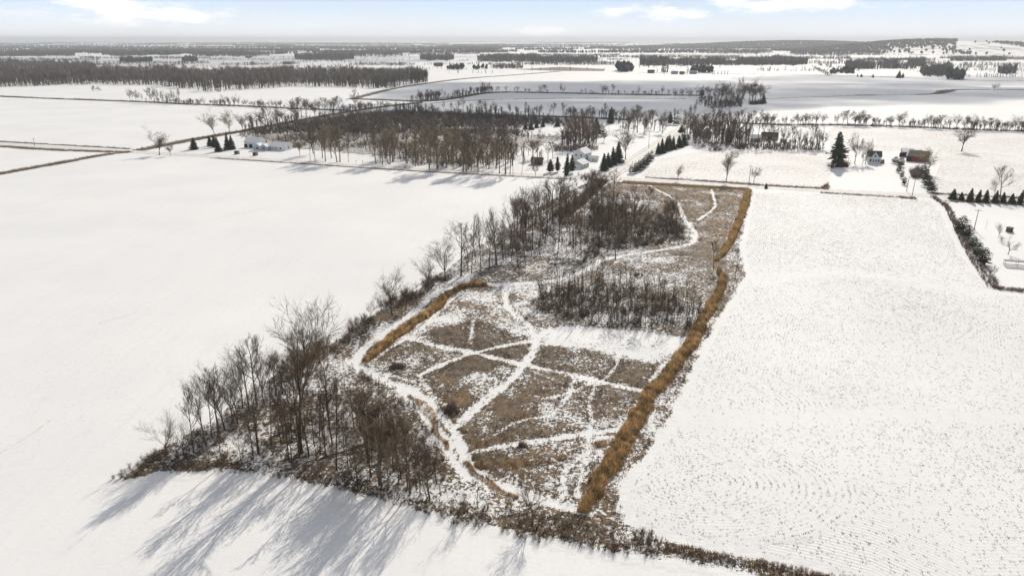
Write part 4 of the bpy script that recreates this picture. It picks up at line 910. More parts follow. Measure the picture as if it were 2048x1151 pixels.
# marsh
MARSH = GP([(480,270),(560,254),(640,239),(720,230),(800,223),(900,227),(1000,233),(1100,238),(1120,243),(1050,251),(1020,262),(1040,270),(1130,275),(1060,292),(1010,302),(960,335),(900,338),(840,330),(800,312),(690,304),(570,292)])
POND = [GP([(858,255),(950,254.5),(1030,256.5),(1100,260),(1130,262.5),(1060,264),(1030,259.5),(900,258.5)]), GP([(795,249.5),(812,249),(814,251.5),(797,252)]), GP([(960,240),(1010,239.5),(1040,241),(970,242)]), GP([(850,302),(870,299),(872,303)])]
link('ground', grid_mesh('marsh_ground', np.arange(-330,80,6.0), np.arange(440,1000,6.0), keep=inpoly(*np.meshgrid(np.arange(-330,80,6.0), np.arange(440,1000,6.0)), MARSH), zf=lambda X,Y: 0*X+.07, attrs={'veg': 0*np.meshgrid(np.arange(-330,80,6.0), np.arange(440,1000,6.0))[0]+.56, 'gold': 0*np.meshgrid(np.arange(-330,80,6.0), np.arange(440,1000,6.0))[0]+.05}), MAT['meadow'], kind='structure').name = 'marsh_ground'
p = rnd_in(MARSH, 6400, rng); p = p+rng.normal(0,1,p.shape)*np.array([[7,10]])
for q in POND: p = p[~inpoly(p[:,0], p[:,1], q)]
fr = (p[:,1]+40*(vnoise(p[:,0],p[:,1],45)-.5) > G(800,268)[1]); kp = fr | (vnoise(p[:,0],p[:,1],16) > .45); p, fr = p[kp], fr[kp]
brush(p[fr], (1.2,6.5), (.066,.050,.042), 'dark leafless alder and willow brush of the marsh', B3, wide=1.1)
brush(p[~fr], (.8,4.0), (.15,.112,.078), 'brownish brush on the near side of the marsh', B3, wide=1.1)
for q in POND: flat_poly('frozen_pond', q, .11, MAT['snow'])
# farm scrub
p = rnd_in(GP([(735,305),(800,305),(860,318),(950,322),(1010,300),(1040,310),(1015,335),(960,338),(860,330),(780,318)]), 210, rng); BELT = p+rng.normal(0,1,p.shape)*np.array([[9,5]])
for pl, k, h, cl, lb in [([(1108,298),(1150,292),(1196,294),(1198,300),(1150,304),(1110,303)],150,(1.5,4),(.13,.09,.07),'brown shrub strip below the brown farm grove'),([(1390,284),(1500,288),(1600,294),(1648,296),(1645,301),(1560,302),(1480,298),(1400,295)],420,(1,3.2),(.11,.085,.065),'scrub round the brown houses'),([(1415,300),(1432,296),(1448,301),(1430,304)],30,(1.5,3),(.13,.10,.085),'grey brush heap on the field edge near the brown houses'),([(1468,297),(1480,292),(1494,297),(1480,300)],30,(2,4),(.085,.075,.055),'second brush heap beside the houses'),([(1655,332),(1690,330),(1700,334),(1660,337)],60,(2,5),(.13,.06,.055),'reddish bush at the foot of the big pine'),([(1819,345),(1838,340),(1842,356),(1828,358)],60,(2,5),(.14,.10,.085),'brown bush beside the farm driveway'),([(1640,376),(1656,366),(1660,376),(1656,381)],90,(.5,1.6),(.22,.13,.075),'rusty scrub by the road at the farm field corner'),([(440,302),(452,300),(453,303),(442,304)],14,(1.5,3),(.14,.09,.075),'reddish bush between the ranch house spruces')]:
    brush(rnd_in(GP(pl), k, rng), h, cl, lb, B3)
p, _, _ = along(GP([(1866,394),(1893,412),(1907,439),(1938,500),(1965,540),(1988,576)]), 700, [2.5,2.5,3,3.5,4,4], rng); brush(p, (.7,1.9), (.15,.095,.075), 'brown scrub under the lawn hedge', B1)
p, _, _ = along(GP([(1985,575),(2017,579),(2080,585)]), 220, 3, rng); brush(p, (.5,1.3), (.20,.14,.08), 'tawny scrub at the foot of the long lawn', B1)
p, _, _ = along(GP([(0,194),(215,202),(365,208.5),(586,218),(698,222)]), 420, 6, rng); brush(p, (.8,2.6), (.10,.08,.065), 'bushes along the far left hedgerow', B3)
p, _, _ = along(GP([(835,204),(980,185),(1087,186.5),(1220,189.5),(1400,192)]), 420, 9, rng); brush(p, (.8,3.5), (.085,.07,.058), 'bushes along the middle hedgerow', B3)
p, _, _ = along(GP([(1460,246.5),(1500,248.5),(1587,251.5),(1628,250),(1812,254),(1935,260),(2060,263.5)]), 480, 6, rng); brush(p, (.8,3.0), (.085,.07,.055), 'bushes along the right-hand hedgerow', B3)
p = rnd_in(GP([(1405,208),(1480,200),(1485,214),(1420,218)]), 160, rng); brush(p, (2,6), (.085,.068,.055), 'dark brush in the grove at the north road', B3)
p = rnd_in(GP([(1497,207),(1525,206),(1528,209),(1500,210)]), 60, rng); brush(p, (3,6), (.03,.032,.026), 'dark low growth under the far grove end', B3)

# maize stubble
n = 90000
P = rng.uniform(STUB.min(0), np.minimum(STUB.max(0), (260,350)), (n*2,2)); P = P[inpoly(P[:,0], P[:,1], STUB)]
ok = np.abs(P[:,0]) < P[:,1]*.86+10; P = P[ok]
r0, d0 = row_field(P[:,0], P[:,1]); e = .4
gxr = (row_field(P[:,0]+e, P[:,1])[0]-r0)/e; gyr = (row_field(P[:,0], P[:,1]+e)[0]-r0)/e
gn = np.clip(gxr**2+gyr**2, .3, 4); off = r0-np.round(r0/.76-.25)*.76-.19; off = np.where((gn > 2.5), 0, off)
P = P-np.stack([gxr, gyr],1)*(off/gn*.8)[:,None]+rng.normal(0,.13,P.shape)
keep = (rng.random(len(P)) < .75*(.3+.9*vnoise(P[:,0]+9,P[:,1],26)*vnoise(P[:,0],P[:,1]+3,2.0)*1.5)*bare(0,P[:,0],P[:,1])) & (d0 > 1.5)
P = P[keep]; n = len(P); print('stubble', n)
scatter('stubble', blades(3,9,.20,.5,.042,.4), P, np.stack([rng.uniform(.6,1.5,n)]*2+[rng.uniform(.10,.38,n)],1), rng.uniform(0,6.28,n), tint((.23,.175,.12), n, .45), MAT['plants'], z=.05, kind='stuff', label='cut maize stubble poking through the snow in rows')
q = rnd_in(GP([(0,380),(700,400),(640,650),(480,770),(300,900),(0,1000)]), 9500, rng); q = q[vnoise(q[:,0],q[:,1],14) > .5]
scatter('stubble', blades(2,10,.3,.8,.03,.4), q, np.stack([rng.uniform(.5,1.2,len(q))]*2+[rng.uniform(.05,.18,len(q))],1), rng.uniform(0,6.28,len(q)), tint((.30,.25,.19), len(q), .4), MAT['plants'], z=0.0, kind='stuff', label='sparse straw bits showing through the snow of the big open field')

# fallen logs in the woods
lm = MB(); lm.tube([(0,0,0),(.35,.02,.0),(.7,-.01,.01),(1,.02,.0)], [.028,.024,.018,.010], 7); lm.tube([(.5,0,0),(.62,.12,.06)], [.012,.006], 5); lm.tube([(.75,0,.01),(.9,-.1,.05)], [.009,.004], 5)
lme = bpy.data.meshes.new('fallen_log'); lme.from_pydata(lm.V, [], lm.F); lme.update(); lme.materials.append(MAT['bark'])
logs = [(565,852,-38,11),(545,875,28,9),(640,790,-14,7),(665,812,25,6),(640,845,4,9),(655,858,-6,8),(700,900,30,13),(640,920,24,14),(560,925,12,10),(720,870,-30,9),(690,955,-40,8),(1195,612,-30,9),(985,535,10,10),(1040,515,-15,11),(1100,530,6,12)]
for i, (a, b_, an, L) in enumerate(logs):
    g = G(a, b_); o = link('fallen_log', lme); o.location = (g[0], g[1], .35); o.rotation_euler = (0, R.uniform(-.12,-.02), math.radians(an)); o.scale = (L*.9, L*.5, L*.5)
    o['category'] = 'log'; o['group'] = 'fallen trunks in the woods'
    o['label'] = (ordw(i)+' fallen trunk from the outer tip on the floor of the corner wood') if i < 11 else ('fallen trunk leaning in the meadow sapling thicket' if i == 11 else ordw(i-12)+' fallen trunk from the lower end on the middle wood floor')

# ================================================================== FAR WOODS
hb = np.random.default_rng(8)
def fartree_t(seed, n=15, w_=.012):
    r = random.Random(seed); V = []; F = []
    def stick(p, q, ww):
        o = len(V); d = (q-p).normalized(); u = d.orthogonal().normalized(); v = d.cross(u)
        for k in range(3): V.append(tuple(p+(u*math.cos(k*2.094)+v*math.sin(k*2.094))*ww))
        V.append(tuple(q)); F.extend([(o,o+1,o+3),(o+1,o+2,o+3),(o+2,o,o+3)])
    stick(Vector((0,0,0)), Vector((r.gauss(0,.04), r.gauss(0,.04), .95)), w_*1.9)
    for i in range(n):
        z = r.uniform(.28,.72); a = r.uniform(0,6.28); l = r.uniform(.10,.30)
        stick(Vector((0,0,z)), Vector((math.cos(a)*l, math.sin(a)*l, min(1,z+r.uniform(.16,.36)))), w_)
    return np.array(V), np.array(F)
FT = [fartree_t(i, 15, .016) for i in range(3)]; FT2 = [fartree_t(i+9, 8, .032) for i in range(3)]
def spindle(seed, n=5):
    r = random.Random(seed); V = [(0,0,0)]+[(math.cos(i*6.28/n)*.32*r.uniform(.7,1.2), math.sin(i*6.28/n)*.32*r.uniform(.7,1.2), r.uniform(.45,.7)) for i in range(n)]+[(r.gauss(0,.06), r.gauss(0,.06), 1)]
    F = [(0,1+(i+1) % n,1+i) for i in range(n)]+[(1+i,1+(i+1) % n,n+1) for i in range(n)]
    return np.array(V), np.array(F)
SP = spindle(1), spindle(2)
def far_wood(poly, per, h, base, label, tmpl=None, nmax=9000, zf=None, name='far_wood'):
    n_ = int(min(nmax, area(poly)/per)); p = rnd_in(poly, n_, rng); p = p[vnoise(p[:,0]+h[0]*31,p[:,1],38) > .2]; n_ = len(p); tm = tmpl or FT[rng.integers(3)]
    hh = rng.uniform(h[0]*.62, h[1]*1.2, n_)*(.6+.75*vnoise(p[:,0],p[:,1],45)); wv = hh*rng.uniform(.8,1.3,n_)
    if zf is not None: p = np.column_stack([p, zf(p[:,0],p[:,1])])
    scatter(name, tm, p, np.stack([wv,wv,hh],1), rng.uniform(0,6.28,n_), tint(base, n_, .3, .06), MAT['farwood'], kind='stuff', label=label)
BR = (.10,.078,.066); GR = (.092,.082,.076); EV = (.032,.040,.030)
far_wood(GP([(-120,182),(0,174.5),(100,171.5),(200,169),(310,170.5),(360,177),(425,185),(500,179),(570,174.5),(620,173),(620,148),(420,148),(200,145),(60,146),(-160,150)]), 55, (14,19), BR, 'broad bare wood behind the far left fields', FT[0])
far_wood(GP([(620,173),(700,176),(780,178),(800,172),(830,169),(858,164),(840,150),(760,148),(620,147.5)]), 55, (14,19), (.088,.07,.055), 'bare wood ending at the brown banks behind the left fields', FT[1])
far_wood(GP([(-200,150),(60,146),(200,145),(185,133),(150,129),(-220,127)]), 120, (14,19), GR, 'deep left part of the broad bare wood', FT[2])
fw = [ # x0,x1,front row,back row,cover colour,height,label,template
 (-60,57,114,108,GR,13,'thin far wood at the left edge of the plain',1),(40,150,113.5,107,GR,15,'long far wood on the left plain',1),(205,295,113,106,BR,15,'far wood before the blue distance on the left',1),(290,362,111,105,EV,15,'far pine block on the left plain',2),
 (240,305,125,120,EV,12,'dark far clump on the snowy left plain',2),(365,395,124,119,EV,12,'small dark far clump before the far farm',2),(380,540,115,105,GR,16,'wide far wood before the tall dark building',1),(590,708,122,112,GR,17,'near part of the far wood in the middle plain',1),(640,805,115,103,GR,17,'back part of the far wood in the middle plain',1),
 (840,908,122,115,GR,17,'square far wood in the middle of the plain',1),(955,1080,126,114,GR,17,'left half of the long far wood in the middle',1),(1060,1195,128,117,GR,17,'right half of the long far wood in the middle',1),(982,1046,139,133,BR,10,'low brown copse before the long far wood',1),
 (895,975,140,137,EV,11,'row of far dark conifers behind the tawny field',2),(868,886,134,132,EV,9,'tiny far conifer group behind the tawny field',2),(1236,1265,144.5,139,EV,18,'dark conifer block beside the shaded field',2),(1280,1345,134,122,GR,20,'ragged far wood behind the hamlet',1),(1340,1450,133.5,122,GR,17,'straight far wood behind the hamlet',1),(1475,1615,132,122,GR,18,'far wood beyond the north road end',1),
 (1440,1484,132,125,GR,13,'low far trees joining the two straight woods',1),(1785,1832,139,133,BR,11,'low far trees before the right lane',1),(1580,1775,112.5,103,GR,18,'dark wood at the foot of the right-hand hill',1),(1690,1795,139.5,132,GR,17,'far wood before the right-hand farms',1),(1660,1708,149.5,144,EV,11,'dark far copse at the edge of the shaded field',2),(1815,1850,134,122,GR,16,'far strip of trees along the lane on the right',1),(1840,1900,154,140,GR,18,'ragged far grove on the right',1),(1893,1927,161,155,EV,16,'dark far clump before the right plain',2),(1995,2032,149,141,GR,17,'brown far clump at the right side',1),(1400,1545,108.5,101,GR,16,'hazy far wood below the hills',1),(870,1005,101,96,GR,18,'hazy wood in the middle distance',1),
 (1900,2012,123,119,GR,12,'thin far hedge of trees on the right plain',1),(1380,1425,146.5,143,EV,14,'dark trees about the far hamlet',2),(1322,1336,145,143,BR,20,'tall far tree pair beside the hamlet',1),(1280,1300,146,144.5,EV,9,'dark bushes at the start of the far hamlet',2),
 (1870,2060,136,134.5,GR,9,'far hedge line on the right plain, upper one',1),(1860,2060,142,140.5,GR,8,'far hedge line on the right plain, lower one',1),(1880,1935,151,147,GR,10,'low far thicket on the right',1),(1930,2060,155,153,GR,8,'far field hedge beyond the lone tree',1),(1760,1800,124.5,122,GR,9,'far bushes above the right lane',1),
 (1700,1870,122,119,GR,9,'line of far trees below the right hill',1),(1000,1230,131,128,GR,9,'far hedge before the long wood',1),(440,560,131,129,BR,8,'far hedge with bushes on the left plain',1),(560,600,129,127,BR,7,'low far bushes on the open plain',1),(700,830,132,128,BR,8,'slanting far hedge behind the bare wood',1)]
for i, (x0,x1,yf,yb,cl,h,lb,kd) in enumerate(fw):
    n_ = 15; tt = np.linspace(0, 1, n_); xs = x0+(x1-x0)*tt; sh = np.minimum(1, np.sin(np.pi*np.clip(tt,.02,.98))**.22)
    md = yb+(yf-yb)*.45
    pg = GP([(x, md+(yf-md)*q*rng.uniform(.6,1.1)) for x, q in zip(xs, sh)]+[(x, md+(yb-md)*q*rng.uniform(.5,1.15)) for x, q in zip(xs[::-1], sh[::-1])])
    d0 = np.hypot(*pg.mean(0)); per = max(60, area(pg)/1500)
    far_wood(pg, per, (h*.8,h*1.1), cl, lb, (FT2[i % 3] if kd == 1 else SP[i % 2]), 1500)
def fill(poly, n_, h, base, label, line=None, width=0):
    p = rnd_in(GP(poly), n_, rng) if line is None else along(GP(line), n_, width, rng)[0]
    if line is not None: p = p[vnoise(p[:,0],p[:,1],22) > .38]
    p = p[dline(p[:,0], p[:,1], ROAD_NS) > 9]
    hh = rng.uniform(h[0], h[1], len(p)); ww = hh*rng.uniform(.9,1.5,len(p))
    scatter('copse', FT[rng.integers(3)], p, np.stack([ww,ww,hh],1), rng.uniform(0,6.28,len(p)), tint(base, len(p)), MAT['brush'], kind='stuff', label=label)
fill([(1122,300),(1190,298),(1196,280),(1170,262),(1125,270)], 110, (5,13), (.12,.085,.068), 'young growth in the brown farm grove')
fill([(1240,268),(1310,262),(1310,245),(1235,244)], 40, (4,9), (.10,.08,.066), 'young growth under the trees west of the north road')
fill([(1360,290),(1500,294),(1500,270),(1440,255),(1370,262)], 190, (5,13), (.115,.085,.068), 'young growth among the trees round the brown houses')
fill([(1500,298),(1650,302),(1650,295),(1500,290)], 110, (3,8), (.115,.09,.07), 'saplings along the field edge by the brown houses')
fill([(1395,200),(1490,196),(1480,214),(1410,220)], 120, (5,11), (.10,.08,.068), 'young growth in the grove at the second hedgerow')
fill(None, 260, (4,12), (.10,.08,.066), 'thin stems along the verges of the far north road', [(1352,266),(1400,233),(1440,207),(1484,178)], 46)
fill(None, 230, (3,10), (.10,.08,.065), 'thin stems of the right-hand hedgerow', [(1490,248),(1587,251.5),(1628,249.8),(1812,253.8),(1935,260),(2060,263.5)], 5)
fill(None, 170, (4,13), (.095,.078,.066), 'thin stems of the dense slanting hedgerow', [(835,203.5),(930,191),(985,184.5)], 12)
fill(None, 120, (2,8), (.095,.078,.066), 'thin stems of the sparse middle hedgerow', [(985,184.5),(1087,186),(1220,189),(1400,191.5)], 6)
fill(None, 220, (4,13), (.10,.08,.066), 'thin stems of the row behind the marsh', [(790,223),(987,230),(1120,233),(1262,240)], 14)
fill(None, 240, (3,9), (.10,.082,.066), 'thin stems of the hedgerow behind the diagonal ditch', [(300,205.5),(366,208.5),(483,212.3),(586,217.8),(690,221.5)], 8)
fill(None, 160, (4,10), (.11,.085,.07), 'thin stems along the diagonal ditch', [(470,266),(552,250.5),(606,240),(709,222.5),(780,213)], 12)
p = rnd_in(MARSH, 330, rng); hh = rng.uniform(5,11,len(p)); scatter('copse', FT[2], p, np.stack([hh,hh,hh],1), rng.uniform(0,6.28,len(p)), tint((.12,.088,.066), len(p), .5), MAT['brush'], kind='stuff', label='taller thin stems over the marsh brush')
hh = rng.uniform(5,12,len(BELT)); scatter('copse', FT[1], BELT, np.stack([hh,hh,hh],1), rng.uniform(0,6.28,len(BELT)), tint((.21,.165,.11), len(BELT)), MAT['brush'], kind='stuff', label='thin young growth filling the belt before the marsh')
LB = [(-100,420,93,88,14),(380,900,91,87,15),(60,420,100,97,12),(400,640,103,99,13),(640,1010,98,94,14),(880,1300,96,92,14),(1180,1560,99,95,13),(160,420,118,116,8),(420,640,120,118.5,7),(0,200,121,119,8),(700,960,109,106,10),(960,1240,112,110,8),(1200,1480,116,113.5,9),(1440,1700,119,116.5,10),(1600,1900,128,126,9),(1500,1720,143,141.5,7),(1700,1880,131,129,9),(1920,2100,131,129,9),(1880,2100,118,115,9),(1000,1260,121,119.5,7),(850,1010,130,128.5,7),(180,420,128,126,8),(1640,1800,105,101,12)]
for i, (x0,x1,yf,yb,h) in enumerate(LB):
    xs = np.linspace(x0,x1,22); ya = yf+hb.uniform(-.5,.3,22); yc = yb+hb.uniform(-.4,.7,22)
    pg = GP([(x,min(q,150)) for x,q in zip(xs,ya)]+[(x,q) for x,q in zip(xs[::-1],yc[::-1])])
    far_wood(pg, max(90, area(pg)/1500), (h*.7,h*1.1), GR if i % 2 else (.085,.072,.064), 'long far tree belt on the plain', FT2[i % 3] if yf > 104 else SP[i % 2], 1500)
# scattered belts to the horizon
PTS = []
for i in range(210):
    yy = 84.0+24.0*hb.random()**1.3; D = G(1024, yy)[1]; xx = hb.uniform(-700, 2500)
    if 1540 < xx < 2600 and D < 9000: continue
    c0 = np.array([(xx-1024)/FPX*D, D]); Lh = hb.uniform(300, 1500)*(D/6000)**.6; Wd = hb.uniform(25, 260)
    n_ = int(np.clip(Lh*Wd/650, 40, 300)); q = np.column_stack([hb.uniform(-Lh/2, Lh/2, n_), hb.uniform(-Wd/2, Wd/2, n_)])
    a = hb.normal(0,.12); PTS.append(c0+np.column_stack([q[:,0]*math.cos(a)-q[:,1]*math.sin(a), q[:,0]*math.sin(a)+q[:,1]*math.cos(a)]))
PTS = np.vstack(PTS); n_ = len(PTS); hh = hb.uniform(11,19,n_); ww = np.maximum(hh*hb.uniform(.9,1.6,n_), np.hypot(*PTS.T)/1400)
scatter('far_wood', SP[0], PTS, np.stack([ww,ww,hh],1), hb.uniform(0,6.28,n_), tint((.07,.064,.06), n_, .25, .05), MAT['farwood'], kind='stuff', label='hazy woods and hedges scattered over the plain to the horizon')
for i in range(75):   # far hedge lines
    yy = 92+52*hb.random(); xx = hb.uniform(-100,2150); 
    if yy > 120 and 880 < xx < 1600: continue
    c0 = G(xx, yy); Lh = hb.uniform(150,600)*(c0[1]/2500)**.5; a = hb.choice([ANG, ANG+math.pi/2])+hb.normal(0,.03); n_ = int(Lh/9); s_ = hb.uniform(-.5,.5,n_)*Lh
    PTS = c0+np.column_stack([s_*math.cos(a), s_*math.sin(a)])+hb.normal(0,2,(n_,2)); hh = hb.uniform(2,9,n_)*hb.uniform(.6,1.4)
    scatter('far_wood', FT2[i % 3], PTS, np.stack([hh*1.4,hh*1.4,hh],1), hb.uniform(0,6.28,n_), tint((.08,.068,.06), n_), MAT['farwood'], kind='stuff', label='thin hedge line far out on the snowy plain')
for i in range(34):   # stubble and grass fields far out
    yy = 93+36*hb.random(); xx = hb.uniform(-100,2150); c0 = G(xx, yy); L1, L2 = hb.uniform(150,500), hb.uniform(120,420); ca, sa = math.cos(ANG), math.sin(ANG)
    flat_poly('field', [c0+np.array([ca*u_*L1/2-sa*v_*L2/2, sa*u_*L1/2+ca*v_*L2/2]) for u_, v_ in ((-1,-1),(1,-1),(1,1),(-1,1))], .02+.006*i, MAT['cropland'] if i % 3 else MAT['ditch'])
# small far bushes and trees over the middle plain
q = np.vstack([np.column_stack([rng.normal(0,60,14), rng.normal(0,4,14)])+G(rng.uniform(-50,2100), rng.uniform(104,150)) for _ in range(70)])
far_n = len(q); hh = rng.uniform(3,11,far_n)
scatter('far_wood', FT2[1], q, np.stack([hh*1.3,hh*1.3,hh],1), rng.uniform(0,6.28,far_n), tint(GR, far_n), MAT['farwood'], kind='stuff', label='scattered far bushes on the middle plain')
# wooded hill
n_ = 60000; q = rng.uniform((900,3300),(4200,7900),(n_,2)); q = q[hillz(q[:,0],q[:,1]) > 4][:26000]; n_ = len(q); hz = hillz(q[:,0], q[:,1])
wood = (hz > 4) & ((q[:,0]*FPX/(q[:,1]*_cp)+1024 < 1915) | (hb.random(n_) < .015) | (vnoise(q[:,0],q[:,1],420) > .72))
pxs = q[:,0]*FPX/(q[:,1]*_cp)+1024; pit = (pxs > 1765) & (pxs < 1925) & (q[:,1] < 4050) & (hb.random(n_) < .8)
wood &= ~pit; q = q[wood]; hz = hz[wood]; n_ = len(q); hh = hb.uniform(12,18,n_)
scatter('far_wood', SP[1], np.column_stack([q, hz]), np.stack([hh*1.3,hh*1.3,hh],1), hb.uniform(0,6.28,n_), tint((.085,.07,.06), n_, .25, .05), MAT['farwood'], kind='stuff', label='bare wood covering the hill on the right')

# ================================================================== BUILDINGS
def root(name, label, cat, x, y, rz=0, group=None):
    o = bpy.data.objects.new(name, None); COL.objects.link(o); o.location = (x, y, 0); o.rotation_euler = (0, 0, rz)
    o['label'] = label; o['category'] = cat
    if group: o['group'] = group
    return o
def gable(r, L, Wd, hw, hr, wall, roof, x0=0, y0=0, axis='x', over=.45, th=.22):
    """a gabled volume: ridge along axis; walls with gable triangles, two-slope roof slab"""
    def P(a, b, z): return (x0+a, y0+b, z) if axis == 'x' else (x0+b, y0+a, z)
    l, w_ = L/2, Wd/2; mb = MB()
    V = [P(-l,-w_,-.2),P(l,-w_,-.2),P(l,w_,-.2),P(-l,w_,-.2),P(-l,-w_,hw),P(l,-w_,hw),P(l,w_,hw),P(-l,w_,hw),P(-l,0,hw+hr-.02),P(l,0,hw+hr-.02)]
    mb.add(V, [(0,1,5,4),(1,2,6,9,5),(2,3,7,6),(3,0,4,8,7)]); mb.build('wall', wall, r)
    l2 = l+over; s = hr/w_; w2 = w_+over; ze = hw-over*s; rb = MB()
    top = [P(-l2,-w2,ze+th),P(l2,-w2,ze+th),P(l2,0,hw+hr+th),P(-l2,0,hw+hr+th),P(l2,w2,ze+th),P(-l2,w2,ze+th)]
    bot = [(a,b,c-th+.01) for a,b,c in top]
    rb.add(top+bot, [(0,1,2,3),(3,2,4,5),(7,6,9,8),(8,9,11,10),(0,6,7,1),(5,4,10,11),(0,3,9,6),(3,5,11,9),(1,7,8,2),(2,8,10,4)])
    return rb.build('roof', roof, r)
def panel(r, name, mat, cx, cy, z0, z1, wd, face, frame=None, d=.06):
    """an upright panel on a wall; face: 'x+','x-','y+','y-'"""
    def bx(w_, a, b, dd):
        if face[0] == 'x': s = 1 if face[1] == '+' else -1; return (min(cx, cx+s*dd), max(cx, cx+s*dd), cy-w_/2, cy+w_/2, a, b)
        s = 1 if face[1] == '+' else -1; return (cx-w_/2, cx+w_/2, min(cy, cy+s*dd), max(cy, cy+s*dd), a, b)
    o = MB().box(*bx(wd, z0, z1, d)).build(name, mat, r)
    if frame is not None:
        f = MB(); t_ = .12
        for (w_, a, b) in ((wd+2*t_, z1, z1+t_), (wd+2*t_, z0-t_, z0)): f.box(*bx(w_, a, b, d+.03))
        f.build('frame', frame, o)
    return o
def windows(r, xs, y, z0, z1, wd, face):
    for x in xs:
        if face[0] == 'y': panel(r, 'window', MAT['glass'], x, y, z0, z1, wd, face, MAT['trim'])
        else: panel(r, 'window', MAT['glass'], y, x, z0, z1, wd, face, MAT['trim'])
def chimney(r, x, y, z, h=1.4):
    MB().box(x-.35,x+.35,y-.35,y+.35,z-1.2,z+h).box(x-.42,x+.42,y-.42,y+.42,z+h,z+h+.15).build('chimney', MAT['brick'], r)

# ranch house on the left with its outbuilding
k = mpp(535,300); g = G(524,300.5)
r = root('ranch_house', 'long white ranch house with two front gables and snowy roof', 'house', g[0], g[1], ANG)
Lh = 33*k; gable(r, Lh, 8.5, 2.9, 2.0, MAT['blue_siding'], MAT['roof_snow'], 0, 4.5)
gable(r, 5.0, 6.5, 2.9, 1.9, MAT['blue_siding'], MAT['roof_snow'], -Lh*.20, .6, 'y'); gable(r, 4.2, 5.5, 2.9, 1.6, MAT['blue_siding'], MAT['roof_snow'], Lh*.22, .9, 'y')
windows(r, (-Lh*.36, Lh*.02), .25, 1.0, 2.3, 1.6, 'y-'); windows(r, (-Lh*.20,), -1.9, 1.0, 2.4, 1.8, 'y-'); windows(r, (Lh*.22,), -1.2, 1.0, 2.4, 1.5, 'y-')
panel(r, 'door', MAT['beige'], Lh*.10, .25, 0, 2.1, 1.0, 'y-'); chimney(r, Lh*.1, 4.6, 4.9)
g = G(551,301.5); Lg = 32*k
r = root('garage', 'white garage with a beige double door joined to the ranch house', 'garage', g[0]+1.5, g[1], ANG)
gable(r, Lg, 9.5, 3.0, 2.5, MAT['white_siding'], MAT['roof_snow'], 0, 5.2)
panel(r, 'garage_door', MAT['beige'], -Lg*.22, .45, 0, 2.4, Lg*.40, 'y-'); windows(r, (Lg*.2,), .45, 1.0, 2.2, 1.3, 'y-'); windows(r, (5.2,), Lg/2, 1.2, 2.4, 1.2, 'x+'); MB().box(Lg*.30,Lg*.30+.7,6,6.7,3.5,6.6).build('chimney', MAT['brick'], r)
g = G(503,296); r = root('pole_barn', 'white outbuilding with two dark openings behind the ranch house', 'barn', g[0], g[1], ANG)
gable(r, 34*k, 10, 4.2, 2.8, MAT['white_siding'], MAT['roof_snow'], 0, 5.5)
for x in (-14*k, -2*k): panel(r, 'door', MAT['dark'], x, .5, 0, 2.6, 2.8, 'y-')
panel(r, 'window', MAT['glass'], -17*k, 5.5, 1.4, 2.6, 1.4, 'x-', MAT['trim'])
for (a, b_, lb) in ((472.5,309,'dark open box stand nearer the spruces on the ranch lawn'),(509.5,311.8,'dark open box stand before the ranch house on the lawn')):
    g = G(a, b_); s_ = 7*mpp(a, b_); r = root('box_stand', lb, 'stand', g[0], g[1]+1.5, ANG, 'box stands on the ranch lawn')
    w_ = s_/2; MB().box(-w_,-w_+.15,-1.3,1.3,0,s_*.85).build('side_panel', MAT['grey_boards'], r); MB().box(w_-.15,w_,-1.3,1.3,0,s_*.85).build('side_panel', MAT['grey_boards'], r)
    MB().box(-w_+.15,w_-.15,1.1,1.3,0,s_*.8).build('back_panel', MAT['dark'], r); MB().box(-w_-.1,w_+.1,-1.45,1.4,s_*.85,s_*.85+.2).build('roof', MAT['roof_brown'], r); MB().box(-w_+.15,w_-.15,-1.28,-1.15,0,s_*.45).build('front_panel', MAT['brown_boards'], r)
# two-part white house
k = mpp(1165,335); g = G(1164,320); r = root('house', 'white two-storey house with snowy gable roof behind the pines', 'house', g[0], g[1], ANG+math.pi/2-.25)
gable(r, 11, 8.5, 5.2, 2.8, MAT['white_siding'], MAT['roof_snow']); windows(r, (-3,0,3), -4.25, 3.4, 4.7, 1.0, 'y-'); windows(r, (-3,3), -4.25, 1.0, 2.3, 1.2, 'y-'); windows(r, (-1.8,1.8), -5.5, 3.2, 4.5, 1.0, 'x-'); panel(r, 'door', MAT['beige'], 0, -4.25, 0, 2.1, 1.0, 'y-'); chimney(r, -3.2, 0, 8.2)
g = G(1160,336); r = root('garage', 'low pale green garage with snowy roof before the white house', 'garage', g[0], g[1]+3, ANG+math.pi/2-.25)
gable(r, 9.5, 8.5, 2.8, 2.0, MAT['pale_siding'], MAT['roof_snow']); panel(r, 'garage_door', MAT['trim'], -4.75, -1, 0, 2.3, 4.4, 'x-'); windows(r, (-2,2), -4.25, 1.0, 2.1, 1.0, 'y-')
g = G(1187,322); r = root('shed', 'small white snow-covered shed right of the white house', 'shed', g[0], g[1], ANG)
gable(r, 6, 4, 2.2, 1.1, MAT['white_siding'], MAT['roof_snow']); panel(r, 'door', MAT['beige'], 0, -2, 0, 1.9, 1.1, 'y-')
g = G(1074.5,330); r = root('shed', 'dark reddish-brown shed on the snow near the roadside pines', 'shed', g[0], g[1]+2.5, ANG+.12)
gable(r, 22*mpp(1075,330), 6, 2.7, 1.7, MAT['brown_boards'], MAT['roof_brown']); panel(r, 'door', MAT['dark'], 1.5, -3, 0, 2.0, 1.6, 'y-'); panel(r, 'window', MAT['glass'], -2.5, -3, 1.0, 1.9, .9, 'y-', MAT['trim'])
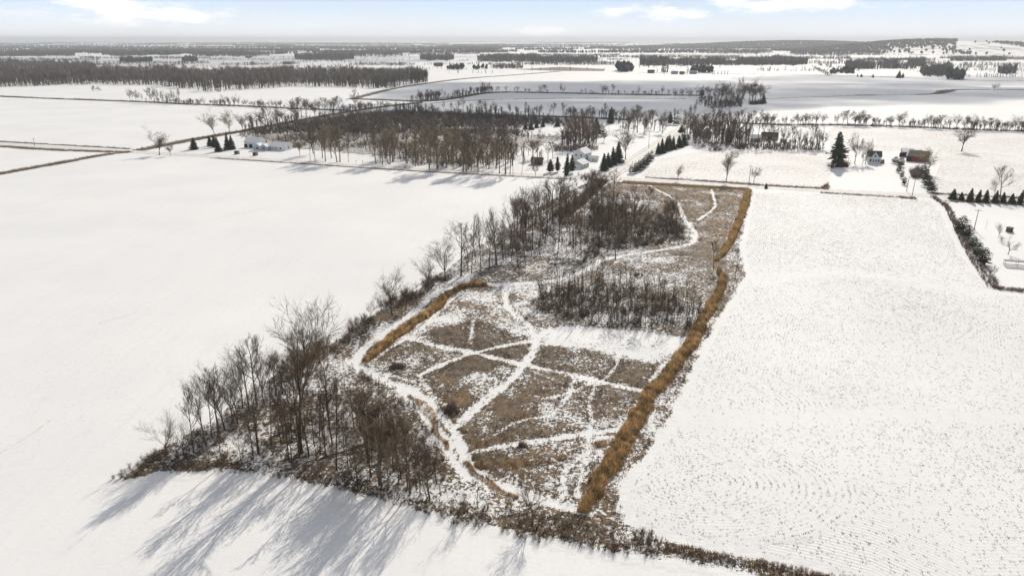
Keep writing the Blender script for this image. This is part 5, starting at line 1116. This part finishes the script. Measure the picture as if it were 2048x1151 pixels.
# brown houses by the wood
g = G(1416,277); r = root('house', 'brown house with a snow-edged gable among the trees east of the north road', 'house', g[0], g[1]+5, ANG)
gable(r, 11, 20*mpp(1416,277), 5.2, 3.6, MAT['tan_siding'], MAT['roof_snow'], 0, 0, 'y'); windows(r, (-2.6,2.6), -5.5, 1.0, 2.3, 1.4, 'y-'); windows(r, (0,), -5.5, 3.8, 5.2, 1.5, 'y-'); panel(r, 'door', MAT['beige'], 0, -5.5, 0, 2.1, 1.0, 'y-')
g = G(1514,284); r = root('house', 'low tan house with snow-bright roof behind the thin trees', 'house', g[0], g[1]+4, ANG)
gable(r, 18*mpp(1514,284), 8, 2.9, 2.2, MAT['tan_siding'], MAT['roof_snow']); windows(r, (-3,0,3), -4, 1.0, 2.2, 1.1, 'y-'); panel(r, 'door', MAT['trim'], -5, -4, 0, 2.1, 1.0, 'y-')
g = G(1542,280); r = root('barn', 'wide brown-roofed barn at the field edge behind the thin trees', 'barn', g[0], g[1]+4, ANG)
gable(r, 30*mpp(1542,280), 9, 2.8, 2.8, MAT['tan_siding'], MAT['roof_brown']); panel(r, 'door', MAT['dark'], 0, -4.5, 0, 2.6, 3.2, 'y-'); windows(r, (-6,6), -4.5, 1.0, 2.0, 1.0, 'y-')
# farmhouse and red barn
k = mpp(1752,326); g = G(1752,327); r = root('farmhouse', 'small white farmhouse with dark roof and pointed front gable', 'house', g[0], g[1]+3.5, ANG-.05)
L = 22*k; gable(r, L, 7, 4.6, 2.8, MAT['white_siding'], MAT['roof_dark']); gable(r, 2.6, 3.6, 5.0, 2.2, MAT['white_siding'], MAT['roof_dark'], 0, -3.0, 'y', .3)
windows(r, (0,), -4.3, 4.2, 5.4, .9, 'y-'); windows(r, (-L*.33, L*.33), -3.5, 1.2, 2.6, 1.1, 'y-'); windows(r, (-.8,.8), -4.3, 1.2, 2.6, .8, 'y-'); panel(r, 'door', MAT['beige'], L*.15, -3.5, 0, 2.1, .9, 'y-'); chimney(r, -L*.28, .6, 7.0)
MB().box(L/2+.01, L/2+2.4, -2.5, 2.5, -.1, 2.4).build('porch', MAT['grey_boards'], r)
k = mpp(1845,325); g = G(1846,325); r = root('barn', 'red barn with snow-edged brown roof beside the farm driveway', 'barn', g[0], g[1]+7, ANG-.35)
gable(r, 34*k, 12, 3.6, 3.0, MAT['red_boards'], MAT['roof_brown'], 0, 0, 'x', .6); panel(r, 'door', MAT['brown_boards'], -34*k/2, 0, 0, 3.2, 3.4, 'x-'); panel(r, 'door', MAT['dark'], -4, -6, 0, 3.0, 3.2, 'y-'); windows(r, (2,6), -6, 1.4, 2.3, 1.0, 'y-')
MB().add([(-34*k/2-.65,-6.7,3.55),(-34*k/2+.2,-6.7,3.55),(-34*k/2+.2,0,6.86),(-34*k/2-.65,0,6.86),(-34*k/2+.2,6.7,3.55),(-34*k/2-.65,6.7,3.55)], [(0,1,2,3),(3,2,4,5)]).build('snow_edge', MAT['roof_snow'], r)
g = G(1826,316); r = root('shed', 'grey open-sided shed with metal roof behind the red barn', 'shed', g[0], g[1]+8, ANG-.1)
gable(r, 20*k, 9, 3.4, 1.8, MAT['grey_boards'], MAT['roof_metal']); panel(r, 'door', MAT['dark'], -3, -4.5, 0, 2.8, 4.0, 'y-')
# lawn objects on the right
g = G(2018,463.5); r = root('hut', 'tiny brown hut standing on the snowy lawn', 'hut', g[0], g[1], .3); s_ = 4.2*mpp(2018,463)
MB().box(-s_,s_,-s_,s_,.25,s_*2.1).build('wall', MAT['brown_boards'], r); MB().box(-s_-.15,s_+.15,-s_-.2,s_+.2,s_*2.1,s_*2.1+.18).build('roof', MAT['roof_brown'], r); MB().box(-s_-.1,s_+.25,-s_-.5,s_+.1,.02,.25).build('base', MAT['grey_boards'], r); panel(r, 'door', MAT['dark'], 0, -s_, .3, s_*1.8, s_*.9, 'y-')
a0, a1 = G(2007,530), G(2085,536); d = a1-a0; Ls = np.hypot(*d)
r = root('shelter', 'long low grey-roofed shelter on thin posts at the edge of the lawn', 'shelter', a0[0], a0[1], math.atan2(d[1], d[0])); hs = top_h(2007,527,517.5)
MB().box(-.1,Ls,-1.0,1.0,hs,hs+.14).build('roof', MAT['grey_boards'], r)
for x in np.linspace(.15, Ls-.2, 4):
    for y in (-.85,.85): MB().tube([(x,y,-.05),(x,y,hs)], [.06,.06], 6).build('post', MAT['grey_boards'], r)
MB().box(0,Ls-.1,-.45,.45,.42,.5).build('bench', MAT['grey_boards'], r)
# far buildings
def small_house(px, py, wpx, hw, hr, wall, roof, label, cat='house', name='house'):
    g = G(px, py); L = wpx*mpp(px, py); r = root(name, label, cat, g[0], g[1], ANG+R.uniform(-.1,.1))
    gable(r, L, min(L*.7, 12), hw, hr, wall, roof); windows(r, (-L*.28, L*.28), -min(L*.7,12)/2, 1.0, 2.4, 1.4, 'y-'); panel(r, 'door', MAT['dark'], 0, -min(L*.7,12)/2, 0, 2.2, 1.2, 'y-')
small_house(1302,146.5,13,3.5,4,MAT['grey_boards'],MAT['roof_dark'],'far dark-roofed house at the left of the hamlet row')
small_house(1349,148.5,13,3.2,3.5,MAT['blue_siding'],MAT['roof_metal'],'far grey-roofed house in the middle of the hamlet row')
small_house(1363.5,149,9,3.2,3.2,MAT['tan_siding'],MAT['roof_brown'],'far small brown house right of the grey-roofed one')
small_house(1386,148,14,3.5,4,MAT['grey_boards'],MAT['roof_metal'],'far house under trees at the right of the hamlet row')
small_house(575,129,18,4,4,MAT['grey_boards'],MAT['roof_dark'],'far long dark barn alone on the left plain','barn','barn')
small_house(1463,205,9,3,2.5,MAT['white_siding'],MAT['roof_snow'],'white-roofed house hidden in the grove by the far road')
small_house(1003,101,5,6,5,MAT['white_siding'],MAT['roof_snow'],'tiny white far farm building on the bright plain')
small_house(1775,108.5,9,5,4,MAT['white_siding'],MAT['roof_snow'],'white farm building below the right hill')
small_house(497,116,10,5,4,MAT['brown_boards'],MAT['roof_dark'],'far dark farm building before the wide wood','barn','barn')
g = G(561,107.5); kk = mpp(561,107.5); r = root('grain_elevator', 'tall dark block-shaped building far out on the left plain', 'building', g[0], g[1], ANG)
MB().box(-7.5*kk,7.5*kk,-12,12,0,6.5*kk).build('wall', MAT['grey_boards'], r); MB().box(-7.6*kk,-3.5*kk,-12.5,12.5,6.5*kk,9.6*kk).build('tower', MAT['grey_boards'], r); MB().box(-3.5*kk,7.6*kk,-12.5,12.5,6.5*kk,8.2*kk).build('roof', MAT['roof_dark'], r)

# ---- utility poles
def upole(px, pb, pt, label, rz=ANG, arm=True):
    g = G(px, pb); h = top_h(px, pb, pt); r = root('utility_pole', label, 'pole', g[0], g[1], rz)
    MB().tube([(0,0,-.3),(0,0,h*.5),(0,0,h)], [.17,.14,.11], 8).build('pole', MAT['pole'], r)
    if arm:
        MB().box(-1.3,1.3,-.18,-.08,h-.75,h-.6).build('crossarm', MAT['pole'], r)
        for x in (-1.15,-.5,.5,1.15): MB().tube([(x,-.13,h-.6),(x,-.13,h-.4)], [.06,.04], 6).build('insulator', MAT['ceramic'], r)
    return r
upole(1948,459,417.6,'utility pole with crossarm on the snowy lawn'); MB
upole(1824,392.5,356,'utility pole beside the road at the farm driveway'); upole(1813,382,352,'thinner pole just behind the driveway pole',arm=False)
upole(1498,365,330,'utility pole beside the small rounded tree north of the road'); upole(70,293,276,'utility pole beside the road in the far left fields')
upole(582,288,272,'utility pole behind the ranch house garage'); upole(1297,296,262,'thin utility pole along the north road verge'); upole(1264,338,322,'short pole at the start of the north road hedge',arm=False)
def wire(a, b, sag, label):
    pts = [(a[0]+(b[0]-a[0])*t_, a[1]+(b[1]-a[1])*t_, a[2]+(b[2]-a[2])*t_-4*sag*t_*(1-t_)) for t_ in np.linspace(0,1,15)]
    o = MB().tube(pts, [.018]*15, 4).build('power_line', MAT['dark']); o['label'] = label; o['category'] = 'wire'
ga, gb = G(1824,392.5), G(1948,459); wire((ga[0],ga[1],top_h(1824,392.5,356)-.5),(gb[0],gb[1],top_h(1948,459,417.6)-.5),1.2,'thin sagging wire from the driveway pole to the lawn pole')
for a, lb in ((712,'leaning mailbox post by the road east of the ranch house'),(725,'second mailbox post by the road, further from the ranch house')):
    g = G(a, 327.5); r = root('mailbox', lb, 'mailbox', g[0], g[1], ANG); MB().tube([(0,0,-.1),(.15,0,1.6)], [.09,.08], 6).build('post', MAT['pole'], r); MB().box(-.15,.45,-.12,.12,1.6,1.95).build('box', MAT['roof_dark'], r)
g = G(1266,347); r = root('signpost', 'short white marker post at the crossroads corner', 'sign', g[0]-1.5, g[1]-2, 0); MB().tube([(0,0,-.1),(0,0,2.4)], [.06,.06], 6).build('post', MAT['pole'], r); MB().box(-.5,.5,-.1,-.06,1.5,3.2).build('panel', MAT['trim'], r)

# ================================================================== CLOUDS AND HAZE
m = bpy.data.materials.new('cloud'); m.use_nodes = True; t = NT(m.node_tree); t.n.clear()
out = t.new('ShaderNodeOutputMaterial'); df = t.new('ShaderNodeBsdfDiffuse'); df.inputs[0].default_value = C(.9,.9,.9); trp = t.new('ShaderNodeBsdfTransparent'); mx = t.new('ShaderNodeMixShader')
lw = t.new('ShaderNodeLayerWeight'); lw.inputs[0].default_value = .5
al = t.math('MULTIPLY', t.ramp(lw.outputs['Facing'], .15, .75, 1, 0), t.ramp(t.noise(pos_of(t), .006, 4, .6), .30, .65, .2, .68))
t.l.new(al, mx.inputs[0]); t.l.new(trp.outputs[0], mx.inputs[1]); t.l.new(df.outputs[0], mx.inputs[2]); t.l.new(mx.outputs[0], out.inputs[0]); MAT['cloud'] = m
def cloud(px, py, rx, ry, alt, label, seed):
    """a flat cumulus whose shade falls on the fields at that pixel"""
    g = G(px, py); off = alt/math.tan(SUN_EL); x = g[0]+math.sin(SUN_AZ)*off; y = g[1]+math.cos(SUN_AZ)*off
    r = np.random.default_rng(seed); nu, nv = 48, 14; V = []; F = []
    for j in range(nv+1):
        th = math.pi*j/nv
        for i in range(nu):
            a = 2*math.pi*i/nu; k = 1+.18*math.sin(3*a+seed)+.10*math.sin(7*a+2*seed)+.05*math.sin(13*a)
            V.append((math.sin(th)*math.cos(a)*rx*k, math.sin(th)*math.sin(a)*ry*k, math.cos(th)*(90 if th < math.pi/2 else 30)*(1+.3*math.sin(5*a+j))))
    for j in range(nv):
        for i in range(nu): F.append((j*nu+i, (j+1)*nu+i, (j+1)*nu+(i+1) % nu, j*nu+(i+1) % nu))
    o = link('cloud', mesh_tri('cloud', np.array(V), np.array(F), smooth_=True), MAT['cloud']); o.location = (x, y, alt); o['kind'] = 'structure'; o['label'] = label
cloud(1430,183,520,260,1100,'flat cloud shading the fields beyond the hedgerow',1)
cloud(1830,172,620,330,1150,'second flat cloud shading the far right fields',4)
cloud(1080,178,280,190,1050,'third flat cloud shading the fields behind the marsh',2)
cloud(240,119,1500,700,1300,'wide flat cloud shading the far left plain',5)
cloud(1180,213,260,70,1000,'small flat cloud over the field behind the marsh',6)

m = bpy.data.materials.new('haze'); m.use_nodes = True; t = NT(m.node_tree); t.n.clear()
out = t.new('ShaderNodeOutputMaterial'); pv = t.new('ShaderNodeVolumePrincipled'); pv.inputs['Color'].default_value = C(.91,.95,1.0); pv.inputs['Density'].default_value = 8.5e-5; pv.inputs['Anisotropy'].default_value = 0.2
t.l.new(pv.outputs[0], out.inputs['Volume'])
hb_ = MB().box(-25000,25000,-25000,25000,-5,125).build('haze', m); hb_['kind'] = 'stuff'; hb_['label'] = 'thin winter haze over the plain'
